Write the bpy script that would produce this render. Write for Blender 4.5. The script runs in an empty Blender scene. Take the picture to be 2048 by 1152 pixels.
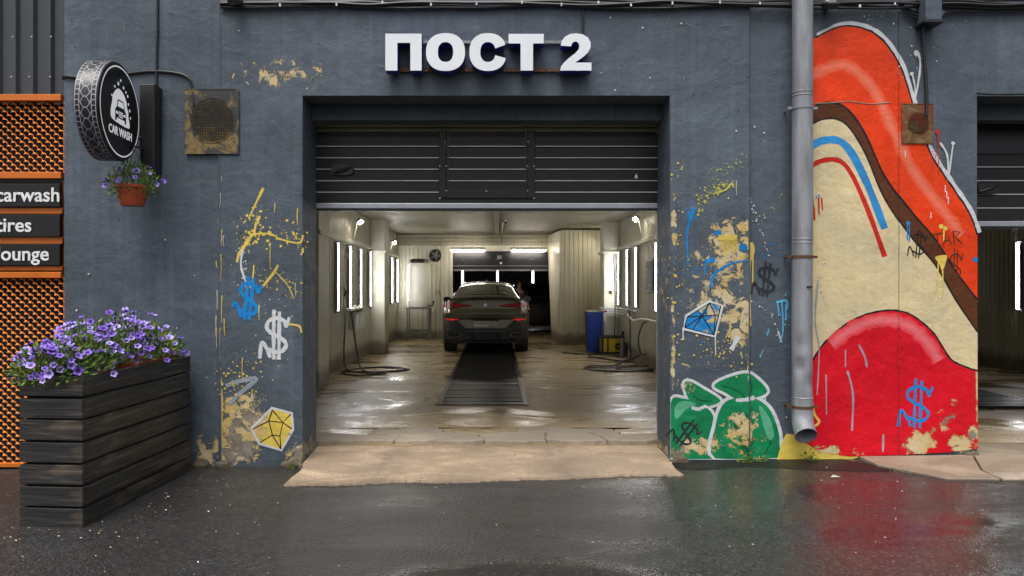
import bpy, bmesh, math, random
from mathutils import Vector, Matrix, geometry
R = math.radians
sc = bpy.context.scene
random.seed(7)

# ------------------------------------------------------------------ camera
F, CX, CY, H = 1480.0, 993.0, 573.0, 1.53        # focal length in photo pixels, vanishing point, eye height
YF, YD = 6.70, 7.25                              # facade plane, door plane
cam = bpy.data.cameras.new('Camera')
cam.sensor_width = 36.0
cam.lens = F / 2048 * 36.0
cam.shift_x = (1024 - CX) / 2048
cam.shift_y = (CY - 576) / 2048
cam.clip_start, cam.clip_end = 0.05, 500
cam_o = bpy.data.objects.new('Camera', cam)
sc.collection.objects.link(cam_o)
cam_o.location = (0, 0, H)
cam_o.rotation_euler = (R(90), 0, 0)
sc.camera = cam_o
# ------------------------------------------------------------------ sky, sun, exposure (overcast, wet day)
SUN_EL, SUN_AZ = 66, 200
w = bpy.data.worlds.new('World'); sc.world = w; w.use_nodes = True
nt = w.node_tree
bgn = nt.nodes['Background']
sky = nt.nodes.new('ShaderNodeTexSky'); sky.sky_type = 'NISHITA'; sky.sun_disc = False
sky.sun_elevation = R(SUN_EL); sky.sun_rotation = R(SUN_AZ)
sky.air_density = 1.0; sky.dust_density = 6.0; sky.ozone_density = 1.0
hs = nt.nodes.new('ShaderNodeHueSaturation'); hs.inputs['Saturation'].default_value = 0.45
nt.links.new(sky.outputs[0], hs.inputs['Color']); nt.links.new(hs.outputs[0], bgn.inputs['Color'])
bgn.inputs['Strength'].default_value = 0.12
sl = bpy.data.lights.new('sun', 'SUN'); sl.energy = 1.1; sl.angle = R(35); sl.color = (1.0, 0.98, 0.95)
so = bpy.data.objects.new('sun', sl); sc.collection.objects.link(so)
d = Vector((math.sin(R(SUN_AZ)) * math.cos(R(SUN_EL)), math.cos(R(SUN_AZ)) * math.cos(R(SUN_EL)), math.sin(R(SUN_EL))))
so.rotation_euler = d.to_track_quat('Z', 'Y').to_euler()
so.location = d * 30
sc.view_settings.view_transform = 'Standard'; sc.view_settings.look = 'None'
sc.view_settings.gamma = 1.0; sc.view_settings.exposure = 0.6
sc.render.engine = 'CYCLES'
sc.cycles.use_denoising = True
sc.cycles.use_adaptive_sampling = True; sc.cycles.adaptive_threshold = 0.02
sc.cycles.max_bounces = 6; sc.cycles.diffuse_bounces = 3; sc.cycles.glossy_bounces = 3
sc.cycles.sample_clamp_indirect = 6.0; sc.cycles.caustics_reflective = False; sc.cycles.caustics_refractive = False
TUBE_E = 28.0

# ------------------------------------------------------------------ helpers
col = sc.collection
def pt(px, py, Y): return Vector(((px - CX) * Y / F, Y, H - (py - CY) * Y / F))
def fx(px, Y=YF): return (px - CX) * Y / F
def fz(py, Y=YF): return H - (py - CY) * Y / F
def ground_z(x): return -0.079 + 0.0122 * x

class MB:
    def __init__(s): s.v = []; s.f = []
    def add(s, vs, fs):
        n = len(s.v); s.v += [tuple(v) for v in vs]; s.f += [tuple(i + n for i in f) for f in fs]; return s
    def box(s, x0, x1, y0, y1, z0, z1, M=None):
        vs = [Vector((x, y, z)) for z in (z0, z1) for y in (y0, y1) for x in (x0, x1)]
        if M: vs = [M @ v for v in vs]
        return s.add(vs, [(0, 2, 3, 1), (4, 5, 7, 6), (0, 1, 5, 4), (2, 6, 7, 3), (0, 4, 6, 2), (1, 3, 7, 5)])
    def tube(s, path, r, n=8, closed=False, caps=True):
        P = [Vector(p) for p in path]; k = len(P)
        rs = r if isinstance(r, (list, tuple)) else [r] * k
        up = None; rings = []
        for i, p in enumerate(P):
            t = (P[(i + 1) % k] - P[i - 1]) if closed else (P[min(i + 1, k - 1)] - P[max(i - 1, 0)])
            t.normalize()
            if up is None:
                up = Vector((0, 0, 1)) if abs(t.z) < .9 else Vector((1, 0, 0))
            b = t.cross(up)
            if b.length < 1e-5: b = t.orthogonal()
            b.normalize(); up = b.cross(t).normalized()
            rings.append([p + (b * math.cos(a) + up * math.sin(a)) * rs[i] for a in [2 * math.pi * j / n for j in range(n)]])
        vs = [v for rr in rings for v in rr]; fs = []
        for i in range(k if closed else k - 1):
            a0 = i * n; b0 = ((i + 1) % k) * n
            for j in range(n):
                fs.append((a0 + j, a0 + (j + 1) % n, b0 + (j + 1) % n, b0 + j))
        if caps and not closed:
            fs.append(tuple(range(n))[::-1]); fs.append(tuple((k - 1) * n + j for j in range(n)))
        return s.add(vs, fs)
    def lathe(s, prof, n=24, M=None, cap=True):
        # prof: (r, z) up the axis
        vs = []; fs = []
        for r, z in prof:
            for j in range(n):
                a = 2 * math.pi * j / n
                v = Vector((r * math.cos(a), r * math.sin(a), z)); vs.append(M @ v if M else v)
        for i in range(len(prof) - 1):
            for j in range(n):
                fs.append((i * n + j, i * n + (j + 1) % n, (i + 1) * n + (j + 1) % n, (i + 1) * n + j))
        if cap:
            fs.append(tuple(range(n))[::-1]); fs.append(tuple((len(prof) - 1) * n + j for j in range(n)))
        return s.add(vs, fs)
    def prism(s, poly, f0, f1):
        # poly: 2D points; f0/f1 map a 2D point to 3D (back and front)
        n = len(poly)
        vs = [f0(*p) for p in poly] + [f1(*p) for p in poly]
        fs = [tuple(range(n))[::-1], tuple(range(n, 2 * n))] + [(i, (i + 1) % n, n + (i + 1) % n, n + i) for i in range(n)]
        return s.add(vs, fs)
    def build(s, name, mat, parent=None, smooth=False, bevel=0, seg=2, fix=True):
        me = bpy.data.meshes.new(name); me.from_pydata(s.v, [], s.f)
        if fix or bevel:
            bm = bmesh.new(); bm.from_mesh(me)
            if fix: bmesh.ops.recalc_face_normals(bm, faces=bm.faces)
            if bevel:
                es = [e for e in bm.edges if len(e.link_faces) == 2 and e.calc_face_angle(0) > 0.5]
                bmesh.ops.bevel(bm, geom=es, offset=bevel, segments=seg, profile=0.5, affect='EDGES', clamp_overlap=True)
            bm.to_mesh(me); bm.free()
        me.update()
        return link(name, me, mat, parent, smooth)
def link(name, me, mat, parent=None, smooth=False):
    if mat is not None and not me.materials: me.materials.append(mat)
    if smooth:
        me.polygons.foreach_set('use_smooth', [True] * len(me.polygons))
        try: me.set_sharp_from_angle(angle=R(40))
        except Exception: pass
    o = bpy.data.objects.new(name, me); col.objects.link(o)
    if parent is not None:
        o.parent = parent
        o.matrix_parent_inverse = parent.matrix_basis.inverted()
    return o
def local(o):                     # part is modelled in its thing's own frame
    o.matrix_parent_inverse = Matrix.Identity(4); return o
def inst(name, me, parent, loc, rot=(0, 0, 0), scale=(1, 1, 1)):
    o = bpy.data.objects.new(name, me); col.objects.link(o)
    o.location = loc; o.rotation_euler = rot; o.scale = scale
    if parent is not None:
        o.parent = parent; o.matrix_parent_inverse = parent.matrix_basis.inverted()
    return o
def tag(o, label=None, cat=None, group=None, kind=None):
    if label: o['label'] = label
    if cat: o['category'] = cat
    if group: o['group'] = group
    if kind: o['kind'] = kind
    return o
def thing(name, label, cat, loc=(0, 0, 0), rot=(0, 0, 0), group=None, kind=None):
    o = bpy.data.objects.new(name, None); col.objects.link(o)
    o.location = loc; o.rotation_euler = rot; o.empty_display_size = 0.1
    return tag(o, label, cat, group, kind)
def spline(pts, closed=False, n=8):
    P = [Vector(p) for p in pts]; k = len(P); out = []
    rng = range(k) if closed else range(k - 1)
    for i in rng:
        if closed: a, b, c, e = P[i - 1], P[i], P[(i + 1) % k], P[(i + 2) % k]
        else: a, b, c, e = P[max(i - 1, 0)], P[i], P[i + 1], P[min(i + 2, k - 1)]
        for j in range(n):
            t = j / n
            out.append(0.5 * ((2 * b) + (c - a) * t + (2 * a - 5 * b + 4 * c - e) * t * t + (3 * b - a - 3 * c + e) * t ** 3))
    if not closed: out.append(P[-1])
    return out

# ------------------------------------------------------------------ materials
MATS = {}
def newmat(name):
    m = bpy.data.materials.new(name); m.use_nodes = True
    b = m.node_tree.nodes['Principled BSDF']; return m, m.node_tree, b
def N(t, typ, **kw):
    n = t.nodes.new(typ)
    for k, v in kw.items(): setattr(n, k, v)
    return n
def math_node(t, op, a, b=None, c=None, clamp=False):
    n = t.nodes.new('ShaderNodeMath'); n.operation = op; n.use_clamp = clamp
    for i, x in enumerate((a, b, c)):
        if x is None: continue
        if isinstance(x, (int, float)): n.inputs[i].default_value = x
        else: t.links.new(x, n.inputs[i])
    return n.outputs[0]
def noise(t, vec, scale, detail=4, rough=.55, dist=0.0, off=(0, 0, 0), sc3=None):
    if sc3 or off != (0, 0, 0):
        mp = N(t, 'ShaderNodeMapping'); t.links.new(vec, mp.inputs[0])
        mp.inputs['Location'].default_value = off
        if sc3: mp.inputs['Scale'].default_value = sc3
        vec = mp.outputs[0]
    n = N(t, 'ShaderNodeTexNoise'); n.inputs['Scale'].default_value = scale; n.inputs['Detail'].default_value = detail
    n.inputs['Roughness'].default_value = rough; n.inputs['Distortion'].default_value = dist
    t.links.new(vec, n.inputs['Vector']); return n.outputs['Fac']
def ramp(t, fac, stops, interp='LINEAR'):
    r = N(t, 'ShaderNodeValToRGB'); r.color_ramp.interpolation = interp
    e = r.color_ramp.elements
    while len(e) < len(stops): e.new(0.5)
    for i, (p, c) in enumerate(stops):
        e[i].position = p; e[i].color = (c, c, c, 1) if isinstance(c, (int, float)) else (*c, 1)
    t.links.new(fac, r.inputs[0]); return r.outputs[0]
def mix(t, fac, a, b, mode='MIX'):
    n = N(t, 'ShaderNodeMix', data_type='RGBA', blend_type=mode)
    for sock, x in ((n.inputs[0], fac), (n.inputs[6], a), (n.inputs[7], b)):
        if isinstance(x, (int, float)): sock.default_value = x
        elif isinstance(x, tuple): sock.default_value = (*x, 1)
        else: t.links.new(x, sock)
    return n.outputs[2]
def bump(t, bs, height, strength, dist=0.01):
    n = N(t, 'ShaderNodeBump'); n.inputs['Strength'].default_value = strength; n.inputs['Distance'].default_value = dist
    t.links.new(height, n.inputs['Height']); t.links.new(n.outputs[0], bs.inputs['Normal'])
def mul(c, k): return tuple(x * k for x in c)
def simple(name, c, rough=.5, metal=0.0, var=.25, scale=6, bmp=.0, bscale=60, coat=0.0, spec=None, sc3=None, rvar=0.0):
    if name in MATS: return MATS[name]
    m, t, b = newmat(name)
    g = N(t, 'ShaderNodeNewGeometry').outputs['Position']
    tc = N(t, 'ShaderNodeTexCoord').outputs['Object']
    f = noise(t, tc, scale, 5, .6, sc3=sc3)
    cc = ramp(t, f, [(.25, mul(c, 1 - var)), (.75, mul(c, 1 + var))])
    t.links.new(cc, b.inputs['Base Color'])
    b.inputs['Roughness'].default_value = rough; b.inputs['Metallic'].default_value = metal
    if rvar:
        rr = ramp(t, noise(t, tc, scale * 2.3, 4, .6), [(.3, max(.03, rough - rvar)), (.7, min(1, rough + rvar))])
        t.links.new(rr, b.inputs['Roughness'])
    if coat: b.inputs['Coat Weight'].default_value = coat; b.inputs['Coat Roughness'].default_value = .05
    if spec is not None: b.inputs['Specular IOR Level'].default_value = spec
    if bmp: bump(t, b, noise(t, tc, bscale, 4, .6, sc3=sc3), bmp, .01)
    MATS[name] = m; return m
def emit(name, c, s):
    if name in MATS: return MATS[name]
    m, t, b = newmat(name)
    b.inputs['Base Color'].default_value = (.8, .8, .8, 1)
    b.inputs['Emission Color'].default_value = (*c, 1); b.inputs['Emission Strength'].default_value = s
    MATS[name] = m; return m

# peeling paint: where the top coat has come off the facade (old yellow coat, bare plaster under it)
PEEL = [  # photo px centre, radii, strength, bare-plaster share
    (550, 152, 105, 42, .60, .15), (628, 150, 34, 40, .50, .1), (487, 848, 62, 78, .80, .62), (470, 895, 55, 45, .92, .75), (410, 905, 38, 42, .70, .3),
    (441, 842, 7, 110, .95, .1), (441, 300, 5, 130, .55, .5), (598, 912, 34, 34, .72, .9),
    (1458, 500, 62, 90, .74, .35), (1440, 600, 78, 90, .64, .25), (1482, 650, 36, 90, .70, .45), (1400, 560, 50, 110, .50, .1), (1349, 470, 9, 95, .66, .1), (1346, 690, 7, 150, .62, .1),
    (1430, 720, 70, 26, .50, .1), (1375, 750, 45, 55, .48, .1), (1480, 862, 56, 52, .70, .4), (1395, 892, 66, 24, .74, .2), (1352, 908, 18, 22, .8, .8),
    (1660, 902, 100, 14, .66, .1), (1838, 886, 40, 28, .84, .2), (1862, 862, 30, 12, .66, .9), (1896, 838, 30, 30, .64, 1.0), (1915, 808, 22, 12, .6, 1.0),
    (1928, 888, 36, 24, .86, .35), (1948, 868, 16, 22, .8, .9), (1956, 740, 3.5, 170, .8, .1), (1497, 700, 4, 220, .55, .2), (628, 500, 6, 90, .6, .1), (626, 880, 12, 55, .8, .1),
    (1326, 880, 12, 60, .72, .1), (1335, 560, 8, 200, .55, .1)]
def peel_group(x0, x1):
    g = bpy.data.node_groups.new('PeelingPaint', 'ShaderNodeTree')
    g.interface.new_socket('Color', in_out='INPUT', socket_type='NodeSocketColor')
    for n in ('Color',): g.interface.new_socket(n, in_out='OUTPUT', socket_type='NodeSocketColor')
    g.interface.new_socket('Height', in_out='OUTPUT', socket_type='NodeSocketFloat')
    gi = g.nodes.new('NodeGroupInput'); go = g.nodes.new('NodeGroupOutput')
    pos = N(g, 'ShaderNodeNewGeometry').outputs['Position']
    xyz = N(g, 'ShaderNodeSeparateXYZ'); g.links.new(pos, xyz.inputs[0])
    X, Z = xyz.outputs[0], xyz.outputs[2]
    big = None; grey = None
    for (px, py, rx, ry, s, gr) in [q for q in PEEL if x0 <= q[0] < x1]:
        dx = math_node(g, 'MULTIPLY', math_node(g, 'SUBTRACT', X, fx(px)), F / YF / rx)
        dz = math_node(g, 'MULTIPLY', math_node(g, 'SUBTRACT', Z, fz(py)), F / YF / ry)
        d2 = math_node(g, 'ADD', math_node(g, 'MULTIPLY', dx, dx), math_node(g, 'MULTIPLY', dz, dz))
        fo = math_node(g, 'MULTIPLY', math_node(g, 'SUBTRACT', 1.0, math_node(g, 'MULTIPLY', d2, .55), clamp=True), s)
        gg = math_node(g, 'MULTIPLY', fo, gr)
        big = fo if big is None else math_node(g, 'MAXIMUM', big, fo)
        grey = gg if grey is None else math_node(g, 'MAXIMUM', grey, gg)
    n1 = noise(g, pos, 8.5, 8, .74, .5)
    n2 = noise(g, pos, 7, 5, .62, .5, off=(3, 1, 7))
    fl = noise(g, pos, 55, 3, .6, .3, off=(9, 2, 5))
    thr = math_node(g, 'SUBTRACT', 1.06, math_node(g, 'MULTIPLY', big, 1.0))
    n1b = math_node(g, 'ADD', math_node(g, 'MULTIPLY', math_node(g, 'SUBTRACT', n1, .5), 1.9), .5)
    my = math_node(g, 'MULTIPLY', math_node(g, 'SUBTRACT', n1b, thr), 15, clamp=True)
    n2b = math_node(g, 'ADD', math_node(g, 'MULTIPLY', math_node(g, 'SUBTRACT', n2, .5), 1.9), .5)
    mg = math_node(g, 'MULTIPLY', math_node(g, 'SUBTRACT', n2b, math_node(g, 'SUBTRACT', 1.0, grey)), 20, clamp=True)
    mg = math_node(g, 'MULTIPLY', mg, my)
    # scattered chips everywhere
    chip = math_node(g, 'MULTIPLY', math_node(g, 'SUBTRACT', noise(g, pos, 13, 3, .5, .2, off=(4, 4, 4)), .79), 40, clamp=True)
    yel = ramp(g, fl, [(.2, (.42, .27, .06)), (.5, (.58, .41, .14)), (.8, (.64, .52, .28))])
    yel = mix(g, ramp(g, noise(g, pos, 3.3, 5, .7, .4, off=(8, 8, 1)), [(.42, 0.0), (.62, .8)]), yel, (.60, .53, .37))
    gre = ramp(g, noise(g, pos, 14, 6, .7), [(.25, (.14, .115, .085)), (.75, (.36, .32, .26))])
    under = mix(g, mg, yel, gre)
    c = mix(g, my, gi.outputs[0], under)
    c = mix(g, chip, c, (.55, .53, .48))
    g.links.new(c, go.inputs[0])
    h = math_node(g, 'SUBTRACT', 1.0, math_node(g, 'ADD', my, math_node(g, 'ADD', math_node(g, 'MULTIPLY', mg, .9), chip)))
    g.links.new(h, go.inputs[1])
    return g
PGS = {'l': peel_group(0, 700), 'r': peel_group(700, 1560), 'm': peel_group(1560, 2100), 'n': None}
def painted(name, c, rough=.5, var=.16, streak=.0, c2=None, vs=1.6, zone='n'):
    """matt paint on the plastered facade: uneven coat, trowel relief, peels where the facade peels"""
    if name in MATS: return MATS[name]
    m, t, b = newmat(name)
    pos = N(t, 'ShaderNodeNewGeometry').outputs['Position']
    f1 = noise(t, pos, vs, 5, .62, .4)
    cc = ramp(t, f1, [(.28, mul(c, 1 - var)), (.72, mul(c2 or c, 1 + var))])
    if streak:
        f2 = noise(t, pos, 1.0, 5, .6, off=(2, 0, 1), sc3=(16, 16, .55))
        cc = mix(t, ramp(t, f2, [(.5, 0.0), (.85, streak)]), cc, mul(c, 1.9), 'MIX')
        f3 = noise(t, pos, .55, 6, .65, off=(7, 3, 1))
        cc = mix(t, ramp(t, f3, [(.42, streak), (.6, 0.0)]), cc, mul(c, .55), 'MIX')
    sc1 = noise(t, pos, 21, 6, .75, .8, off=(3, 5, 8))
    cc = mix(t, ramp(t, sc1, [(.60, 0.0), (.74, .55)]), cc, mul(tuple(.5 * q + .035 for q in c), .75))
    cc = mix(t, ramp(t, noise(t, pos, 1, 4, .6, off=(1, 2, 3), sc3=(1.2, 1.2, 5)), [(.62, 0.0), (.85, .35)]), cc, tuple(.6 * q + .18 for q in c))
    if PGS[zone]:
        g = t.nodes.new('ShaderNodeGroup'); g.node_tree = PGS[zone]
        t.links.new(cc, g.inputs[0]); t.links.new(g.outputs[0], b.inputs['Base Color'])
    else: t.links.new(cc, b.inputs['Base Color'])
    b.inputs['Specular IOR Level'].default_value = .25
    rr = ramp(t, noise(t, pos, 9, 4, .6), [(.3, rough - .1), (.7, rough + .14)])
    t.links.new(rr, b.inputs['Roughness'])
    hh = noise(t, pos, 3.2, 7, .62, .2)
    if PGS[zone]: hh = math_node(t, 'ADD', hh, math_node(t, 'MULTIPLY', g.outputs[1], .14))
    bump(t, b, hh, .8, .032)
    MATS[name] = m; return m
WALLC = (.090, .113, .140)
WALLS = {z: painted('slate_wall_paint_' + z, WALLC, .55, .24, .42, zone=z) for z in 'lrmn'}
WALL = WALLS['n']

M_black = simple('black_metal', (.012, .012, .013), .38, 0, .3, 8)
M_cable = simple('cable_rubber', (.010, .010, .011), .45)
M_hose = simple('hose_rubber', (.012, .012, .013), .3)
M_galv = simple('galvanised_steel', (.27, .285, .305), .5, .25, .38, 1.6, .1, 3, rvar=.12, sc3=(7, 7, 1.2))
M_rust = simple('rusty_steel', (.13, .055, .022), .75, .2, .5, 20, .2, 60)
M_white = simple('white_plastic', (.72, .72, .70), .4, 0, .06, 6)
M_steel = simple('dull_steel', (.22, .22, .22), .4, .7, .25, 10)

# ------------------------------------------------------------------ ground
def asphalt_mat():
    m, t, b = newmat('wet_asphalt')
    pos = N(t, 'ShaderNodeNewGeometry').outputs['Position']
    vor = N(t, 'ShaderNodeTexVoronoi'); vor.inputs['Scale'].default_value = 75; t.links.new(pos, vor.inputs['Vector'])
    stone = vor.outputs['Color']; dist = vor.outputs['Distance']
    sep = N(t, 'ShaderNodeSeparateColor'); t.links.new(stone, sep.inputs[0])
    sc_ = ramp(t, sep.outputs[0], [(0, .014), (.35, .025), (.75, .040), (.95, .058), (1, .085)])
    patch = noise(t, pos, .9, 6, .62, .6)
    c = mix(t, ramp(t, patch, [(.35, 0.0), (.7, .55)]), sc_, (.040, .034, .028), 'MIX')
    dirt = noise(t, pos, 3.1, 6, .7, .5, off=(5, 1, 0))
    c = mix(t, ramp(t, dirt, [(.55, 0.0), (.8, .35)]), c, (.070, .057, .044))
    t.links.new(c, b.inputs['Base Color'])
    # wetness: films of water in low places and on the right
    xyz = N(t, 'ShaderNodeSeparateXYZ'); t.links.new(pos, xyz.inputs[0])
    def blob(x, y, rx, ry, s):
        dx = math_node(t, 'MULTIPLY', math_node(t, 'SUBTRACT', xyz.outputs[0], x), 1 / rx)
        dy = math_node(t, 'MULTIPLY', math_node(t, 'SUBTRACT', xyz.outputs[1], y), 1 / ry)
        d2 = math_node(t, 'ADD', math_node(t, 'MULTIPLY', dx, dx), math_node(t, 'MULTIPLY', dy, dy))
        return math_node(t, 'MULTIPLY', math_node(t, 'SUBTRACT', 1.0, d2, clamp=True), s)
    low = blob(.15, 3.85, 1.1, .6, .72)
    low = math_node(t, 'MAXIMUM', low, blob(2.5, 5.1, 2.0, 2.1, .32))
    low = math_node(t, 'MAXIMUM', low, blob(-2.9, 3.6, 1.2, .5, .22))
    wn = noise(t, pos, 1.1, 6, .62, .7, off=(1, 8, 2), sc3=(.6, 1.6, 1))
    wet = math_node(t, 'ADD', wn, low)
    film = ramp(t, wet, [(.72, 0.0), (.86, 1.0)])
    r0 = ramp(t, wet, [(.35, .44), (.58, .28), (.78, .16), (.95, .05)])
    t.links.new(r0, b.inputs['Roughness'])
    b.inputs['Specular IOR Level'].default_value = .55
    hgt = math_node(t, 'MULTIPLY', dist, -1.2)
    hgt = math_node(t, 'ADD', hgt, math_node(t, 'MULTIPLY', noise(t, pos, 9, 4, .6), .35))
    bn = N(t, 'ShaderNodeBump'); bn.inputs['Distance'].default_value = .009
    t.links.new(hgt, bn.inputs['Height'])
    t.links.new(ramp(t, wet, [(.40, .46), (.70, .26), (.92, .07)]), bn.inputs['Strength'])
    t.links.new(bn.outputs[0], b.inputs['Normal'])
    return m
M_asph = asphalt_mat()
g = MB()
nx, ny = 60, 26
xs = [-110, -40, -14] + [-8 + 16 * i / 54 for i in range(55)] + [14, 40, 110]
ys = [-110, -30, -5] + [0 + 6.95 * i / 22 for i in range(23)]
rg = random.Random(3)
for y in ys:
    for x in xs:
        wob = .008 * math.sin(1.3 * x + .7 * y) * math.sin(1.9 * y + 1) if abs(x) < 9 and y > 0 else 0
        g.v.append((x, y, ground_z(max(-8, min(8, x))) + wob))
for j in range(len(ys) - 1):
    for i in range(len(xs) - 1):
        a = j * len(xs) + i; g.f.append((a, a + 1, a + 1 + len(xs), a + len(xs)))
tag(g.build('asphalt_road', M_asph, smooth=True, fix=False), 'wet dark asphalt yard in front of the garage', kind='structure')

def concrete_mat(name, c, wet=0.0, speck=.3, sc_=9, stain=.4, rough=.75):
    m, t, b = newmat(name)
    pos = N(t, 'ShaderNodeNewGeometry').outputs['Position']
    f = noise(t, pos, 1.4, 7, .65, .4)
    cc = ramp(t, f, [(.28, mul(c, .72)), (.72, mul(c, 1.22))])
    sp = noise(t, pos, 62, 3, .7)
    cc = mix(t, ramp(t, sp, [(.30, speck), (.45, 0.0)]), cc, mul(c, .35))
    cc = mix(t, ramp(t, sp, [(.60, 0.0), (.78, speck)]), cc, mul(c, 1.75))
    pit_ = noise(t, pos, 26, 2, .5, 0, off=(6, 1, 2))
    cc = mix(t, ramp(t, pit_, [(.66, 0.0), (.72, speck)]), cc, mul(c, .28))
    st = noise(t, pos, sc_ * .12, 6, .7, 1.0, off=(3, 3, 0), sc3=(.6, 1.5, 1))
    cc = mix(t, ramp(t, st, [(.46, stain), (.6, 0.0)]), cc, mul(c, .42))
    t.links.new(cc, b.inputs['Base Color'])
    if wet:
        wn = noise(t, pos, .8, 7, .66, .9, off=(1, 2, 0), sc3=(.7, 1.4, 1))
        rr = ramp(t, wn, [(.36, rough), (.48, .36), (.58, .18), (.68, .06)])
        t.links.new(rr, b.inputs['Roughness'])
        st_ = ramp(t, wn, [(.46, .5), (.60, .10)])
        cc2 = mix(t, ramp(t, wn, [(.48, 0.0), (.60, .6)]), cc, mul(c, .58)); t.links.new(cc2, b.inputs['Base Color'])
    else:
        rr = ramp(t, f, [(.3, rough - .12), (.7, rough + .1)]); t.links.new(rr, b.inputs['Roughness'])
        st_ = None
    hh = math_node(t, 'ADD', math_node(t, 'MULTIPLY', noise(t, pos, 48, 5, .7), 1.3), math_node(t, 'MULTIPLY', noise(t, pos, 6, 4, .6), 1.0))
    bn = N(t, 'ShaderNodeBump'); bn.inputs['Distance'].default_value = .007; bn.inputs['Strength'].default_value = .5
    t.links.new(hh, bn.inputs['Height'])
    if st_ is not None: t.links.new(st_, bn.inputs['Strength'])
    t.links.new(bn.outputs[0], b.inputs['Normal'])
    MATS[name] = m; return m
M_apron = concrete_mat('apron_concrete', (.47, .355, .24), 0, 1.0, 16, .6, .72)
M_thresh = concrete_mat('threshold_concrete', (.40, .335, .26), 0, .35, 9, .45, .7)
M_ifloor = concrete_mat('wet_floor_concrete', (.40, .295, .155), 1, .28, 9, .5, .50)
M_ifloor.node_tree.nodes['Principled BSDF'].inputs['Specular IOR Level'].default_value = .32
M_slab = concrete_mat('slab_concrete', (.33, .265, .19), 0, .4, 9, .5, .6)

_t = M_apron.node_tree; _b = _t.nodes['Principled BSDF']; _src = _b.inputs['Base Color'].links[0].from_socket
_pos = N(_t, 'ShaderNodeNewGeometry').outputs['Position']; _x = N(_t, 'ShaderNodeSeparateXYZ'); _t.links.new(_pos, _x.inputs[0])
_n = noise(_t, _pos, 5, 6, .7, .3, sc3=(1, .5, 1))
_trk = None
for _cx in (-1.02, .60):                                   # tyre tracks of the cars driving in
    _d = math_node(_t, 'SUBTRACT', 1.0, math_node(_t, 'MULTIPLY', math_node(_t, 'ABSOLUTE', math_node(_t, 'SUBTRACT', _x.outputs[0], _cx)), 3.4), clamp=True)
    _trk = _d if _trk is None else math_node(_t, 'MAXIMUM', _trk, _d)
_c = mix(_t, math_node(_t, 'MULTIPLY', ramp(_t, _n, [(.34, 0.0), (.60, .8)]), _trk), _src, (.17, .13, .095))
_fe = math_node(_t, 'ADD', math_node(_t, 'MULTIPLY', math_node(_t, 'SUBTRACT', 6.42, _x.outputs[1]), 1.9), math_node(_t, 'MULTIPLY', math_node(_t, 'SUBTRACT', noise(_t, _pos, 7, 6, .7), .5), 1.6))
_c = mix(_t, ramp(_t, _fe, [(.35, 0.0), (.85, .55)]), _c, (.15, .11, .08))                 # damp grit creeping up from the asphalt
_t.links.new(_c, _b.inputs['Base Color'])
# apron ramp with an uneven front edge
g = MB(); n = 110; rr_ = random.Random(5)
XL, XR = fx(605), fx(1340)
for i in range(n + 1):
    u = i / n
    yb = 7.27; zb = -0.035
    yf = 6.02 + .20 * u + .015 * math.sin(9 * u) + .02 * math.sin(23 * u + 1) + rr_.uniform(-.014, .014)
    xf = -1.72 + (1.565 + 1.72) * u; xb = XL + (XR - XL) * u
    zf = ground_z(xf) + .014
    for k in range(7):
        v = k / 6
        y = yb + (yf - yb) * v; x = xb + (xf - xb) * v
        if i in (0, n) and v > .45: x += .03 * math.sin(9 * y + i) + rr_.uniform(-.015, .015)
        z = zb + (zf - zb) * (v ** 1.15) + .004 * math.sin(7 * x + 5 * y)
        g.v.append((x, y, z))
    g.v.append((xf, yf - .012, ground_z(xf) - .02))
for i in range(n):
    for k in range(7):
        a = i * 8 + k; g.f.append((a, a + 1, a + 9, a + 8))
tag(g.build('apron_ramp', M_apron, smooth=True), 'sandy concrete ramp in front of the wide garage opening', kind='structure')

M_apatch = simple('fresh_asphalt', (.013, .0125, .012), .5, 0, .4, 14, .6, 60, spec=.3)
def patch(pts, label, dz):
    q = spline([Vector(p) for p in pts], True, 7); rnd = random.Random(len(label))
    q = [Vector((p.x + rnd.gauss(0, .008), p.y + rnd.gauss(0, .006))) for p in q]
    tri = geometry.tessellate_polygon([[Vector((p.x, p.y, 0)) for p in q]]); m = MB()
    m.add([(p.x, p.y, ground_z(p.x) + dz) for p in q], tri); k = len(q)
    m.v += [(p.x * 1.0, p.y, ground_z(p.x) - .02) for p in q]; m.f += [(i, (i + 1) % k, k + (i + 1) % k, k + i) for i in range(k)]
    tag(m.build('asphalt_patch', M_apatch), label, kind='structure')
patch([(1.62, 6.69), (1.70, 6.40), (2.2, 6.46), (2.9, 6.30), (3.3, 6.28), (3.42, 6.40), (3.2, 6.60), (3.0, 6.72)], 'dark asphalt tongue at the foot of the painted wall', .007)
# concrete slab before the second bay, with cracks between its pieces
slab = thing('pavement_slab', None, None, (fx(1960), 6.4, 0), kind='structure')
tag(slab, 'cracked concrete ramp before the right hand bay')
def slab_piece(poly, z, name='slab', parent=slab, mat=M_slab, dz=.05, back=0):
    m = MB()
    m.prism(poly, lambda x, y: (x, y, z(x, y) - dz), lambda x, y: (x, y, z(x, y)))
    return m.build(name, mat, parent, bevel=.006, seg=1)
zs = lambda x, y: ground_z(x) + .016 + max(0, y - 6.0) * .03
slab_piece([(3.28, 6.69), (3.30, 6.42), (3.52, 6.16), (3.64, 5.98), (4.05, 5.95), (4.06, 6.2), (4.3, 6.69)], zs)
slab_piece([(4.315, 6.69), (4.075, 6.2), (4.085, 6.13), (4.62, 6.12), (4.78, 6.3), (4.7, 6.69)], zs)
slab_piece([(4.715, 6.69), (4.80, 6.29), (4.64, 6.11), (5.6, 6.08), (6.4, 6.1), (6.4, 6.69)], zs)
slab_piece([(4.075, 6.115), (4.07, 5.95), (4.55, 5.93), (4.60, 6.105)], zs, mat=M_thresh)
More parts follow.
